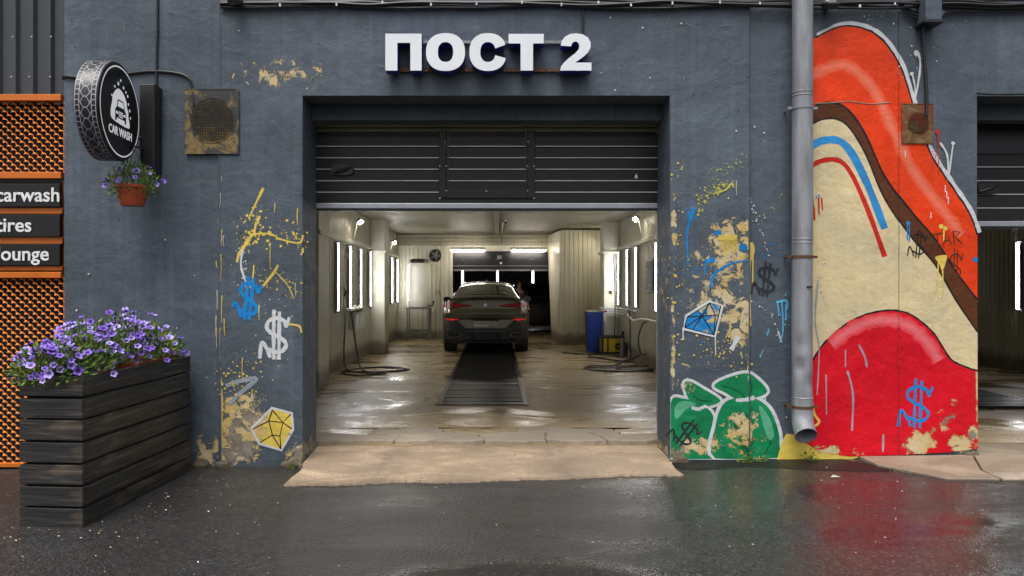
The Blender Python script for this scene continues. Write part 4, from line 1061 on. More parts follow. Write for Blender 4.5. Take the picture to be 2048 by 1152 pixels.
# ------------------------------------------------------------------ projecting round sign
ds = thing('round_sign', 'round black double sided car wash sign with tyre tread rim', 'sign')
cxs = pt(240, 224, 6.17)
ang = R(4)
Rm = Matrix.Rotation(ang, 4, 'Z') @ Matrix(((0, 0, 1, 0), (1, 0, 0, 0), (0, 1, 0, 0), (0, 0, 0, 1)))   # local x -> +Y, y -> +Z, z -> +X
ds.matrix_basis = Matrix.Translation(cxs) @ Rm
RS, TS = .405, .185
M_sprint = emit('light_box_print', (.95, .97, 1.0), .22)
M_dface = simple('sign_face_black', (.008, .008, .010), .22)
M_drim = simple('sign_rim_black', (.016, .016, .020), .3)
m = MB(); m.lathe([(RS - .012, -TS), (RS, -TS + .006), (RS, -.008), (RS - .006, 0), (RS - .02, .0)], 64); m.lathe
rimo = local(m.build('rim', M_drim, ds, smooth=True))
m = MB(); m.lathe([(RS - .022, .0005), (RS - .022, .004)], 64); local(m.build('face', M_dface, ds, smooth=True))
def ring(r0, r1, z, n=72):
    m = MB()
    for i in range(n):
        a = 2 * math.pi * i / n; m.v += [(r0 * math.cos(a), r0 * math.sin(a), z), (r1 * math.cos(a), r1 * math.sin(a), z)]
    m.f = [(2 * i, 2 * i + 1, (2 * i + 3) % (2 * n), (2 * i + 2) % (2 * n)) for i in range(n)]; return m
local(ring(.362, .374, .0055).build('white_ring', M_sprint, ds, fix=False))
local(ring(RS - .012, RS - .002, .0022).build('rim_edge', M_sprint, ds, fix=False)) if False else None
def flat(name, pts, z, mat, sc_=1.0):
    m = MB(); tri = geometry.tessellate_polygon([[Vector((p[0], p[1], 0)) for p in pts]])
    m.add([(p[0] * sc_, p[1] * sc_, z) for p in pts], tri); return local(m.build(name, mat, ds, fix=False))
# foam cloud around a car front (units: metres on the face)
foam = []
for (a, r) in ((-.165, -.085), (-.185, -.03), (-.17, .02), (-.155, .06), (-.15, .10), (-.12, .135), (-.085, .165), (-.04, .185), (.01, .180), (.05, .165), (.085, .14), (.115, .105), (.125, .06), (.15, .03), (.15, -.01), (.165, -.04), (.178, -.075), (.16, -.105), (.0, -.105)):
    foam.append((a, r))
flat('foam_icon', [(p.x, p.y) for p in spline([Vector(q) for q in foam], True, 3)], .0052, M_sprint)
flat('car_icon', [(-.105, -.085), (-.105, .005), (-.075, .03), (-.055, .095), (.055, .095), (.078, .03), (.105, .005), (.105, -.085), (.075, -.085), (.075, -.06), (-.075, -.06), (-.075, -.085)], .0062, M_dface)
flat('car_icon_window', [(-.062, .035), (-.045, .083), (.045, .083), (.062, .035)], .0072, M_sprint)
for sgn in (-1, 1):
    flat('car_icon_lamp', [(sgn * .09, -.005), (sgn * .05, -.012), (sgn * .05, -.03), (sgn * .09, -.03)], .0072, M_sprint)
for kk in range(3): flat('car_icon_grille', [(-.04, -.002 - .018 * kk), (.04, -.002 - .018 * kk), (.04, -.012 - .018 * kk), (-.04, -.012 - .018 * kk)], .0072, M_sprint)
for (bx_, by_, br) in ((-.11, .185, .012), (-.045, .225, .016), (.0, .262, .012), (.055, .215, .014), (.10, .19, .012), (.135, .165, .013), (.15, .10, .012), (.175, .05, .013), (-.165, .10, .010), (.19, -.01, .011)):
    flat('bubble_icon', [(bx_ + br * math.cos(i * .628), by_ + br * math.sin(i * .628)) for i in range(10)], .0062, M_sprint)
me = text_mesh('CAR WASH', .098, .001, .014); me.materials.clear(); me.materials.append(M_sprint)
wm = max(v.co.x for v in me.vertices)
o = bpy.data.objects.new('lettering', me); col.objects.link(o); o.parent = ds; o.location = (-.5 * wm * .88, -.205, .0052); o.scale = (.88, 1, 1)
# tread pattern: raised white lines on the rim
def rimline(m, pts, wd=.006):
    q = []
    for i, (th, s) in enumerate(pts):
        j0, j1 = max(i - 1, 0), min(i + 1, len(pts) - 1)
        t = Vector(((pts[j1][0] - pts[j0][0]) * RS, pts[j1][1] - pts[j0][1])).normalized(); nn = Vector((-t.y, t.x)) * wd * .5
        for sg in (1, -1):
            th2 = th + sg * nn.x / RS; s2 = s + sg * nn.y
            q.append(((RS + .0015) * math.cos(th2), (RS + .0015) * math.sin(th2), -s2))
    n0 = len(m.v); m.v += q; m.f += [(n0 + 2 * i, n0 + 2 * i + 1, n0 + 2 * i + 3, n0 + 2 * i + 2) for i in range(len(pts) - 1)]
m = MB(); n = 60
M_tread = simple('tread_line_grey', (.42, .42, .44), .4)
for s0 in (.014, .046, .139, .172): rimline(m, [(2 * math.pi * i / 72, s0) for i in range(73)], .005)
for i in range(n):
    a = 2 * math.pi * i / n
    rimline(m, [(a, .016), (a, .046)], .006); rimline(m, [(a, .139), (a, .170)], .006)
    if i % 2 == 0:
        dth = 2 * math.pi / n
        rimline(m, [(a + dth * 1.5 * math.sin(u * math.pi), .046 + .093 * u) for u in (0, .2, .4, .6, .8, 1)], .005)
        rimline(m, [(a + dth * (.5 - 1.3 * math.sin(u * math.pi)), .06 + .07 * u) for u in (0, .25, .5, .75, 1)], .004)
local(m.build('tread_pattern', M_tread, ds, fix=False))
# wall mount: flat box on the wall with two stub arms
mb_ = thing('sign_mount', 'black wall box and arms holding the round sign', 'bracket', (fx(297), 6.73, fz(345)))
m = MB(); m.box(fx(283, 6.6), fx(315, 6.62), 6.56, 6.728, fz(345, 6.6), fz(170, 6.6)); m.build('wall_box', M_black, mb_, bevel=.008)
for py in (235, 275):
    m = MB(); m.tube([(cxs.x + .02 - .06, cxs.y + RS - .01, fz(py, 6.55)), (fx(287, 6.6) + .02, 6.60, fz(py, 6.6))], .02, 8); m.build('arm', M_black, mb_, smooth=True)
# ------------------------------------------------------------------ flowers
M_leaf = simple('petunia_leaf', (.10, .19, .035), .5, 0, .5, 9)
M_leaf2 = simple('petunia_leaf_yellow', (.26, .30, .06), .5, 0, .4, 9)
for mm in (M_leaf, M_leaf2): mm.node_tree.nodes['Principled BSDF'].inputs['Subsurface Weight'].default_value = 0
def petal_mat(name, c):
    m, t, b = newmat(name); tc = N(t, 'ShaderNodeTexCoord').outputs['Object']
    ln = N(t, 'ShaderNodeVectorMath', operation='LENGTH'); t.links.new(tc, ln.inputs[0])
    cc = ramp(t, ln.outputs['Value'], [(.0, (.02, .012, .06)), (.010, mul(c, .45)), (.022, c), (.034, mul(c, 1.25))])
    t.links.new(cc, b.inputs['Base Color']); b.inputs['Roughness'].default_value = .55; return m
FLM = []
for i, c in enumerate(((.24, .14, .62), (.30, .19, .72), (.18, .085, .52), (.42, .33, .78))):
    rnd = random.Random(40 + i); m = MB(); nL = 20
    m.v.append((0, 0, -.012))
    for r_ in range(3):
        for j in range(nL):
            a = 2 * math.pi * j / nL; lob = 1 + .14 * math.cos(5 * a) * (r_ / 2)
            rr = (.008, .020, .031)[r_] * lob; z = (-.002, .008, .011 + .005 * math.sin(5 * a + 1) + rnd.uniform(-.002, .002))[r_]
            m.v.append((rr * math.cos(a), rr * math.sin(a), z))
    for j in range(nL):
        m.f.append((0, 1 + j, 1 + (j + 1) % nL))
        for r_ in range(2): m.f.append((1 + r_ * nL + j, 1 + (r_ + 1) * nL + j, 1 + (r_ + 1) * nL + (j + 1) % nL, 1 + r_ * nL + (j + 1) % nL))
    o = m.build('flower', petal_mat('petal_violet_%d' % i, c), fix=False, smooth=True); FLM.append(o.data); bpy.data.objects.remove(o)
def leaves(name, rnd, gen, n, size, parent, mat, mat2):
    m = MB(); mi = []
    for _ in range(n):
        p, dirv = gen(rnd)
        L = size * rnd.uniform(.6, 1.25); wd = L * rnd.uniform(.30, .42)
        d = Vector(dirv) + Vector((rnd.gauss(0, .45), rnd.gauss(0, .45), rnd.gauss(.1, .4))); d.normalize()
        u = d.cross(Vector((rnd.gauss(0, 1), rnd.gauss(0, 1), rnd.gauss(0, .5)))).normalized(); nn = u.cross(d)
        m.add([p, p + d * L * .45 + u * wd * .5 + nn * .12 * L, p + d * L + nn * -.05 * L, p + d * L * .45 - u * wd * .5 + nn * .12 * L], [(0, 1, 2), (0, 2, 3)])
        k = 1 if rnd.random() < .28 else 0; mi += [k, k]
    me = bpy.data.meshes.new(name); me.from_pydata(m.v, [], m.f); me.materials.append(mat); me.materials.append(mat2)
    me.polygons.foreach_set('material_index', mi); me.update()
    o = bpy.data.objects.new(name, me); col.objects.link(o); o.parent = parent; o.matrix_parent_inverse = parent.matrix_basis.inverted(); return o
def petunia(root, center, rx, ry, rz, nleaf, nflow, seed, fs=1.0, leafsize=.05, tilt=(0, -.55, .5), zlow=-.1):
    rnd = random.Random(seed); C_ = Vector(center)
    def gen(r):
        while True:
            q = Vector((r.uniform(-1, 1), r.uniform(-1, 1), r.uniform(zlow, 1)))
            if q.length < 1 and (q.length > .35): break
        p = C_ + Vector((q.x * rx, q.y * ry, q.z * rz)); return p, Vector((q.x, q.y, q.z + .35))
    f = leaves('foliage', rnd, gen, nleaf, leafsize, root, M_leaf, M_leaf2); f['kind'] = 'stuff'
    m = MB()
    for _ in range(14):
        a = rnd.uniform(0, 6.28); r_ = rnd.uniform(.3, .95)
        e = C_ + Vector((math.cos(a) * rx * r_, math.sin(a) * ry * r_, rz * rnd.uniform(.3, 1.0)))
        b0 = C_ + Vector((math.cos(a) * rx * .3, math.sin(a) * ry * .3, -.04))
        m.tube([b0, (b0 + e) / 2 + Vector((rnd.gauss(0, .02), rnd.gauss(0, .02), .02)), e], [.004, .003, .002], 5)
    m.build('stems', M_leaf, root)
    for _ in range(nflow):
        for _t in range(60):
            q = Vector((rnd.gauss(0, 1), rnd.gauss(-.2, 1), rnd.gauss(.75, .7))).normalized()
            if q.z > zlow - .1: break
        kk = rnd.uniform(.78, 1.24)
        p = C_ + Vector((q.x * rx * kk, q.y * ry * kk, q.z * rz * kk))
        dv = (q + Vector(tilt) + Vector((rnd.gauss(0, .35), rnd.gauss(0, .3), rnd.gauss(0, .3)))).normalized()
        s_ = fs * rnd.uniform(.65, 1.12)
        o = inst('flower', FLM[rnd.randrange(4)], root, p, dv.to_track_quat('Z', 'Y').to_euler(), (s_, s_ * rnd.uniform(.75, 1.0), s_ * rnd.uniform(.8, 1.7)))

# planter box of dark stained planks
plr = thing('wooden_planter', 'tall dark stained plank planter box on the asphalt', 'planter', (-2.98, 5.7, ground_z(-3)))
A = Vector((-2.815, 5.03, 0)); B = Vector((-2.715, 6.60, 0)); Cc = Vector((-3.265, 5.065, 0)); D_ = Cc + (B - A)
zg = ground_z(-3.0) - .004; PT = .93; nP = 7; ph = (PT - zg) / nP
def wood(name, k):
    m, t, b = newmat(name); tc = N(t, 'ShaderNodeTexCoord').outputs['Object']
    off = (k * 3.7, k * 1.3, k * .9)
    gr_ = noise(t, tc, 1, 6, .68, .6, off=off, sc3=(2.2, 60, 60))
    cc = ramp(t, gr_, [(.24, (.006, .006, .006)), (.47, (.017, .0165, .016)), (.60, (.050, .047, .043)), (.72, (.19, .165, .135))])
    wear = noise(t, tc, 1, 5, .6, .4, off=(off[1], off[0], 2), sc3=(1.6, 6, 6))
    cc = mix(t, ramp(t, wear, [(.57, 0.0), (.74, .7)]), cc, (.17, .125, .085))
    t.links.new(cc, b.inputs['Base Color']); b.inputs['Roughness'].default_value = .45
    t.links.new(ramp(t, gr_, [(.3, .55), (.7, .34)]), b.inputs['Roughness'])
    bump(t, b, gr_, .5, .004); return m
WD = [wood('stained_plank_%d' % i, i) for i in range(5)]
def plank_side(P, Q, th, inset, seed):
    rnd = random.Random(seed); L = (Q - P).length; ang_ = math.atan2((Q - P).y, (Q - P).x)
    for k in range(nP):
        z0 = zg + k * ph; gap = .012 + rnd.uniform(0, .008)
        m = MB(); m.box(inset, L - inset, 0, th, 0, ph - gap)
        o = m.build('plank', WD[rnd.randrange(5)], None, bevel=.004, seg=2)
        o.parent = plr; o.matrix_parent_inverse = plr.matrix_basis.inverted()
        o.location = (P.x, P.y, z0 + rnd.uniform(-.002, .002)); o.rotation_euler = (rnd.uniform(-.008, .008), rnd.uniform(-.001, .001), ang_ + rnd.uniform(-.002, .002))
plank_side(Cc, A, .028, .0, 1); plank_side(A, B, .028, .0295, 2)
plank_side(D_ + (Cc - D_), D_, -.028, .0295, 3); plank_side(D_, B, -.028, .03, 4)
m = MB(); e_ = .03
v4 = [Cc, A, B, D_]; cen = sum(v4, Vector()) / 4
inn = [p + (cen - p) * .07 for p in v4]
m.add([(p.x, p.y, PT - .09) for p in inn] + [(p.x, p.y, zg + .02) for p in inn], [(0, 1, 2, 3), (0, 1, 5, 4), (1, 2, 6, 5), (2, 3, 7, 6), (3, 0, 4, 7)])
m.build('soil', simple('potting_soil', (.020, .013, .009), .9, 0, .5, 30, .6, 40), plr)
trg = thing('flower_trough', 'terracotta plastic trough sunk in the far end of the planter', 'trough', (-2.95, 6.2, PT - .05))
m = MB(); m.box(-3.10, -2.79, 5.75, 6.5, PT - .085, PT + .004); m.build('trough_body', simple('trough_terracotta', (.24, .055, .022), .5), trg, bevel=.01)
pp = [(-3.07, 5.10, .25, .18, .20, 760, 46, -.30), (-2.99, 5.30, .23, .20, .27, 700, 40, -.05), (-3.04, 5.58, .24, .22, .33, 640, 44, 0), (-2.98, 5.88, .24, .22, .36, 600, 40, 0), (-2.93, 6.15, .23, .20, .30, 520, 30, 0), (-2.90, 6.38, .19, .17, .19, 320, 14, 0)]
lab_p = ['violet petunia spilling over the near left corner of the planter', 'violet petunia with yellow green leaves near the front of the planter', 'tall violet petunia third from the near end of the planter', 'tallest violet petunia in the middle of the planter', 'violet petunia in the far half of the planter', 'small violet petunia at the wall end of the planter']
for i, (x, y, rx, ry, rz, nl, nf, zl) in enumerate(pp):
    root = thing('petunia_plant', lab_p[i], 'plant', (x, y, PT - .08), (0, 0, 0), 'violet petunias in the planter')
    petunia(root, (x, y, PT + .005), rx, ry, rz, nl, int(nf * 1.6), 60 + i, .90, .052, zlow=zl)
# hanging pot
pc = pt(265, 412, 6.36)
pot = thing('hanging_pot', 'terracotta plastic flower pot hanging under the round sign', 'pot', pc)
M_terra = simple('terracotta_plastic', (.42, .075, .022), .42, 0, .12, 8)
m = MB(); m.lathe([(.001, 0), (.088, 0), (.092, .008), (.098, .02), (.122, .150), (.118, .150), (.095, .02), (.001, .02)], 28, cap=False); o = local(m.build('pot_body', M_terra, pot, smooth=True))
m = MB(); m.lathe([(.121, .148), (.134, .150), (.136, .172), (.131, .176), (.122, .172), (.118, .15)], 28, cap=False); local(m.build('rim', M_terra, pot, smooth=True))
m = MB(); m.lathe([(.0, .142), (.119, .146)], 20, cap=False); local(m.build('soil', MATS['potting_soil'], pot))
for a in (.4, 2.5, 4.6):
    m = MB(); m.tube([(.13 * math.cos(a), .13 * math.sin(a), .165), (0.0, .03, .52)], .0025, 5); local(m.build('hanger_wire', M_steel, pot))
m = MB(); m.tube([(0, .03, .52), (.0, .25, .53), (-.0, 6.56 - pc.y, .50)], .008, 6); local(m.build('hook', M_black, pot))
root = thing('petunia_plant', 'violet petunia growing in the hanging terracotta pot', 'plant', (pc.x, pc.y, pc.z + .14))
petunia(root, (pc.x, pc.y, pc.z + .17), .21, .17, .20, 620, 15, 90, .95, .042, zlow=-.45)

# ------------------------------------------------------------------ drainpipe
px0 = fx(1605, 6.60)
dp = thing('drainpipe', 'dented grey galvanised drainpipe in front of the painted wall', 'drainpipe', (px0, 6.62, .1))
def pipe_seg(x, z0, z1, r, dents=(), lean=0.0, name='pipe_section'):
    m = MB(); n = 28; k = max(2, int((z1 - z0) / .05)); rnd = random.Random(int(z0 * 100) + 5)
    for i in range(k + 1):
        z = z0 + (z1 - z0) * i / k
        for j in range(n):
            a = 2 * math.pi * j / n; rr = r
            for (zd, ad, s_, dep) in dents:
                da = (a - ad + math.pi) % (2 * math.pi) - math.pi
                rr -= dep * math.exp(-((z - zd) / s_) ** 2 - (da / .7) ** 2)
            m.v.append((x + rr * math.cos(a), 6.60 + rr * math.sin(a), z))
    for i in range(k):
        for j in range(n): m.f.append((i * n + j, i * n + (j + 1) % n, (i + 1) * n + (j + 1) % n, (i + 1) * n + j))
    return m.build(name, M_galv, dp, smooth=True, fix=False)
rp_ = .088
z_ = lambda py: fz(py, 6.52)
pipe_seg(px0, z_(175), 5.6, rp_)
pipe_seg(px0 - .001, z_(480), z_(172), rp_ + .002, [(z_(250), -1.2, .1, .006)])
pipe_seg(px0 - .004, z_(800), z_(477), rp_ + .001, [(z_(735), -2.3, .05, .03), (z_(765), -1.0, .05, .022), (z_(690), -2.0, .05, .016), (z_(560), -1.5, .1, .006)])
for py in (181, 188, 477, 485, 797):
    m = MB(); m.lathe([(rp_ + .001, -.006), (rp_ + .006, 0), (rp_ + .001, .006)], 28, Matrix.Translation((px0 - .002, 6.60, z_(py))), cap=False); m.build('seam_ring', M_galv, dp, smooth=True)
for py, mt in ((212, M_galv), (513, M_rust), (816, M_rust)):
    m = MB(); m.lathe([(rp_ + .002, -.012), (rp_ + .007, -.012), (rp_ + .007, .012), (rp_ + .002, .012)], 28, Matrix.Translation((px0 - .003, 6.60, z_(py))), cap=False); cb = m.build('clamp', mt, dp, smooth=True)
    m = MB(); m.box(px0 - rp_ - .045, px0 - rp_ - .004, 6.592, 6.604, z_(py) - .012, z_(py) + .012); m.box(px0 + rp_ + .004, px0 + rp_ + .045, 6.592, 6.604, z_(py) - .012, z_(py) + .012); m.box(px0 - rp_ - .03, px0 - rp_ - .018, 6.604, 6.735, z_(py) - .006, z_(py) + .006); m.build('clamp_ear', mt, dp)
# outlet elbow, open end
m = MB(); n = 28
path = [(0, 0, z_(798)), (0, 0, z_(830)), (-.005, -.02, z_(846)), (-.010, -.07, z_(862)), (-.012, -.115, z_(870))]
for rad, flip in ((rp_ + .004, 0), (rp_ - .004, 1)):
    m.tube([(px0 - .003 + a, 6.60 + b_, c_) for a, b_, c_ in path], [rad] * 4 + [rad * 1.04], n, caps=False)
k0 = (len(path) - 1) * n; k1 = k0 + len(path) * n
m.f += [(k0 + j, k0 + (j + 1) % n, k1 + (j + 1) % n, k1 + j) for j in range(n)]
m.build('outlet_elbow', M_galv, dp, smooth=True, fix=False)
m = MB(); m.box(px0 + .0, px0 + .05, 6.5095, 6.511, z_(576), z_(572)); m.build('printed_strip', P_dgrey, dp)

# ------------------------------------------------------------------ cables, boxes, vents on the wall
def cable(name, pts, r, label, Y=None, n=6, cat='cable', mat=M_cable, group=None):
    m = MB(); m.tube([tuple(p) for p in spline([Vector(q) for q in pts], False, n)], r, 7)
    return tag(m.build(name, mat, smooth=True), label, cat, group)
rc = random.Random(8)
tops = ['thickest', 'second', 'third', 'fourth', 'sagging lower', 'thin lowest']
for k in range(5):
    pts = []
    for i in range(24):
        px = 440 + 1700 * i / 23
        py = 2 + 3.2 * k + rc.gauss(0, 1.3) + 2.2 * math.sin(i * 1.1 + k * 2)
        pts.append((fx(px, 6.66), 6.685 - .012 * (k % 3) - .008, fz(py, 6.67)))
    cable('cable', pts, .011 if k != 2 else .014, ['topmost black cable of the bundle along the wall top', 'second black cable of the bundle along the wall top', 'thickest black cable in the middle of the wall top bundle', 'fourth black cable down in the wall top bundle', 'lowest black cable of the bundle along the wall top'][k], group='black cables along the wall top')
clip = MB(); clip.box(-.008, .008, -.012, .012, -.014, .014); co = clip.build('cable_clip', M_white, bevel=.003); clme = co.data; bpy.data.objects.remove(co)
cc_ = thing('cable_clips', 'row of small white clips holding the wall top cables', 'clips', (0, 6.66, fz(8, 6.66)))
for px in (560, 673, 765, 862, 953, 1044, 1123, 1197, 1262, 1345, 1440, 1520, 1720, 1790): inst('clip', clme, cc_, (fx(px, 6.645), 6.652, fz(5 + (px * 7) % 9, 6.645)))
cable('cable', [(fx(317, 6.72), 6.700, 5.5), (fx(317, 6.72), 6.700, fz(30, 6.72)), (fx(315.5, 6.72), 6.700, fz(100, 6.72)), (fx(315, 6.72), 6.700, fz(172, 6.72))], .011, 'black cable dropping to the black sign mount')
cable('cable', [(fx(122, 6.7), 6.74, fz(156, 6.7)), (fx(130, 6.7), 6.700, fz(153, 6.7)), (fx(165, 6.7), 6.700, fz(155, 6.7)), (fx(220, 6.7), 6.700, fz(152, 6.7)), (fx(300, 6.7), 6.70, fz(143, 6.7)), (fx(355, 6.7), 6.700, fz(147, 6.7)), (fx(378, 6.7), 6.700, fz(158, 6.7)), (fx(385, 6.7), 6.70, fz(180, 6.7)), (fx(389, 6.7), 6.68, fz(212, 6.7))], .012, 'black cable curving from the gate to the left vent grille')
cable('cable', [(fx(1166, 6.68), 6.686, fz(15, 6.68)), (fx(1166, 6.68), 6.686, fz(60, 6.68)), (fx(1165, 6.68), 6.686, fz(85, 6.68))], .012, 'short black cable dropping to the white lettering')
cable('cable', [(fx(1845, 6.68), 6.66, fz(45, 6.68)), (fx(1846, 6.69), 6.695, fz(70, 6.69)), (fx(1851, 6.69), 6.695, fz(130, 6.69)), (fx(1854, 6.69), 6.695, fz(190, 6.69)), (fx(1853, 6.69), 6.69, fz(232, 6.69))], .014, 'black cable dropping from the junction box to the right vent grille')
cable('cable', [(fx(1628, 6.72), 6.722, fz(206, 6.7)), (fx(1660, 6.72), 6.722, fz(205, 6.7)), (fx(1700, 6.72), 6.722, fz(202, 6.7)), (fx(1740, 6.72), 6.722, fz(207, 6.7)), (fx(1780, 6.72), 6.722, fz(204, 6.7))], .006, 'thin grey cable crossing the cream wall painting', mat=simple('grey_cable', (.24, .20, .16), .5))
cable('cable', [(fx(1955, 6.69), 6.70, fz(186, 6.69)), (fx(2000, 6.69), 6.70, fz(188, 6.69)), (fx(2100, 6.69), 6.70, fz(186, 6.69))], .008, 'thin black cable above the right hand bay')
for k in range(4):
    cable('cable', [(fx(1885, 6.66), 6.68, fz(16 + 5 * k, 6.66)), (fx(1900, 6.66), 6.68, fz(10 + 4 * k, 6.66)), (fx(1960, 6.66), 6.68, fz(7 + 5 * k, 6.66)), (fx(2120, 6.66), 6.68, fz(8 + 4 * k, 6.66))], .010, ['upper', 'second', 'third', 'lowest'][k] + ' black cable running right from the junction box', group='black cables right of the junction box')
for k in range(3):
    cable('cable', [(fx(1800, 6.66), 6.68, fz(4 + 4 * k, 6.66)), (fx(1815, 6.66), 6.68, fz(14 + 5 * k, 6.66)), (fx(1832, 6.66), 6.68, fz(22 + 6 * k, 6.66)), (fx(1850, 6.66), 6.68, fz(24 + 6 * k, 6.66))], .009, ['upper', 'middle', 'lower'][k] + ' black cable entering the junction box from the left', group='black cables left of the junction box')
jb = thing('junction_box', 'grey steel junction box at the top right of the wall', 'box', (fx(1860), 6.70, fz(45)))
m = MB(); m.box(fx(1846, 6.6), fx(1879, 6.6), 6.56, 6.71, fz(40, 6.56), fz(-25, 6.56)); m.build('box_body', WALL, jb, bevel=.006)
m = MB(); m.box(fx(1843, 6.6), fx(1882, 6.6), 6.555, 6.711, fz(45, 6.56), fz(40.5, 6.56)); m.build('box_lid', M_black, jb, bevel=.003)
def wall_flood(px, py, label):
    t = thing('wall_floodlight', label, 'lamp', (fx(px), 6.70, fz(py)), group='unlit floodlights at the wall top')
    Mx = Matrix.Translation((fx(px, 6.6), 6.60, fz(py, 6.6))) @ Matrix.Rotation(R(25), 4, 'X')
    m = MB(); m.box(-.055, .055, -.05, .05, -.02, .03, Mx); m.build('lamp_head', M_black, t, bevel=.006)
    m = MB(); m.box(-.045, .045, -.042, .042, -.026, -.0205, Mx); m.build('lens', simple('floodlight_lens', (.25, .26, .22), .15), t)
    m = MB(); m.box(-.03, .03, -.02, .0, .0305, .07, Mx); m.box(fx(px, 6.6) - .03, fx(px, 6.6) + .03, 6.62, 6.73, fz(py, 6.6) + .05, fz(py, 6.6) + .07); m.build('bracket', M_white, t)
wall_flood(1662, 12, 'small unlit floodlight right of the drainpipe top')
wall_flood(470, 2, 'small unlit floodlight at the wall top above the left vent grille')
def stained(name, stops, sc_):
    m, t, b = newmat(name); pos = N(t, 'ShaderNodeNewGeometry').outputs['Position']
    t.links.new(ramp(t, noise(t, pos, sc_, 7, .72, .6), stops), b.inputs['Base Color']); b.inputs['Roughness'].default_value = .8
    bump(t, b, noise(t, pos, 150, 2, .6), .5, .006); return m
M_mesh_r = stained('rusty_mesh_plate', [(.36, (.030, .034, .040)), (.50, (.050, .049, .044)), (.57, (.26, .18, .06)), (.64, (.06, .05, .04)), (.8, (.036, .038, .040))], 4)
M_mesh_d = simple('dark_mesh_disc', (.060, .044, .022), .8, .1, .6, 14, .5, 260)
def vent(px0_, px1_, py0, py1, cx, cy, r, label, mA, mB):
    t = thing('vent_grille', label, 'vent', (fx(cx), 6.69, fz(py1)), group='rusty mesh vent grilles')
    Y1 = ywall(fx(cx)) - .016 if px0_ > 1000 else 6.690
    x0, x1, z0, z1 = fx(px0_, Y1), fx(px1_, Y1), fz(py1, Y1), fz(py0, Y1)
    bwid = .006
    m = MB(); m.box(x0, x1, Y1 - .003, Y1, z0, z1); m.build('plate', mA, t)
    for (a, b_, c_, e_) in ((x0, x1, z0, z0 + bwid), (x0, x1, z1 - bwid, z1), (x0, x0 + bwid, z0 + bwid, z1 - bwid), (x1 - bwid, x1, z0 + bwid, z1 - bwid)):
        m = MB(); m.box(a, b_, Y1 - .006, Y1 - .0032, c_, e_); m.build('edge_strip', mA, t)
    rr = r * Y1 / F
    m = MB(); m.lathe([(rr * .95, 0), (rr, 0), (rr, .005), (rr * .95, .005)], 28, Matrix.Translation((fx(cx, Y1), Y1 - .0035, fz(cy, Y1))) @ Matrix.Rotation(R(90), 4, 'X'), cap=False); m.build('collar', mA, t)
    m = MB(); m.lathe([(.001, 0.002), (rr * .92, 0.002)], 28, Matrix.Translation((fx(cx, Y1), Y1 - .0035, fz(cy, Y1))) @ Matrix.Rotation(R(90), 4, 'X'), cap=False); m.build('dark_opening', mB, t)
    m = MB(); k = 16
    for i in range(k + 1):
        u = -1 + 2 * i / k; hwd = math.sqrt(max(0, 1 - u * u)) * rr * .92
        if hwd < .01: continue
        xx = fx(cx, Y1) + u * rr * .92; zz = fz(cy, Y1) + u * rr * .92
        m.box(xx - .0015, xx + .0015, Y1 - .0125, Y1 - .0095, fz(cy, Y1) - hwd, fz(cy, Y1) + hwd)
        m.box(fx(cx, Y1) - hwd, fx(cx, Y1) + hwd, Y1 - .016, Y1 - .0126, zz - .0015, zz + .0015)
    o = m.build('wire_mesh', mA, t); o['kind'] = 'stuff'
vent(370, 478, 178, 308, 425, 240, 46, 'large rusty square mesh vent grille on the left wall crease', M_mesh_r, M_mesh_d)
vent(1803, 1866, 207, 287, 1836, 246, 22, 'small rusty mesh vent grille on the right wall painting', stained('stained_mesh_plate', [(.36, (.30, .035, .008)), (.5, (.14, .05, .02)), (.62, (.20, .14, .05))], 9), M_mesh_d)

# ------------------------------------------------------------------ cars
def lerp_tab(tab, y):
    if y <= tab[0][0]: return tab[0][1:]
    for a, b_ in zip(tab, tab[1:]):
        if y <= b_[0]:
            t = (y - a[0]) / (b_[0] - a[0]); return tuple(p + (q - p) * t for p, q in zip(a[1:], b_[1:]))
    return tab[-1][1:]
ST = [ # y from the tail: half width, underside, shoulder z, glass-foot half width, roof half width, roof z
    (0.00, .84, .42, 1.10, .78, .70, 1.26), (0.05, .91, .36, 1.12, .83, .73, 1.305), (0.18, .962, .31, 1.14, .855, .715, 1.345), (0.55, .99, .28, 1.145, .86, .685, 1.45),
    (1.0, 1.0, .26, 1.13, .86, .645, 1.565), (1.6, 1.0, .25, 1.10, .87, .625, 1.645), (2.3, .99, .25, 1.08, .87, .63, 1.675), (2.9, .99, .25, 1.07, .87, .64, 1.63),
    (3.3, .99, .25, 1.06, .86, .71, 1.42), (3.75, .99, .25, 1.04, .85, .77, 1.16), (4.2, .98, .25, 1.0, .82, .7, 1.09), (4.7, .92, .28, .92, .75, .6, 1.0), (4.95, .74, .36, .74, .62, .5, .84)]
def section(y):
    w_, zb, zs_, wb, wr_, zr = lerp_tab(ST, y)
    return [(0, zb), (w_ * .80, zb), (w_ * .96, zb + .05), (w_, zb + .22), (w_, .78), (w_ * .985, zs_ - .12), (w_ * .945, zs_ - .02), (wb + (w_ * .945 - wb) * .35, zs_ + .035), (wb + (wr_ - wb) * .18, zs_ + .09 + (zr - zs_ - .15) * .05), (wr_ + (wb - wr_) * .35, zs_ + (zr - zs_) * .60), (wr_ + .015, zr - .065), (wr_ * .80, zr - .018), (wr_ * .4, zr - .003), (0, zr)]
def yrear(x):
    x = abs(x); tab = [(0, -.004), (.5, .0), (.75, .008), (.84, .02), (.91, .06), (.95, .14), (.985, .36)]
    return lerp_tab(tab, x)[0]
def ztail(z): return lerp_tab([(.30, .06), (.45, .01), (.60, .03), (.70, .036), (.785, .018), (.815, .0), (.95, -.018), (.97, -.010), (1.05, .020), (1.17, .032), (1.23, .02), (1.27, -.02)], z)[0]
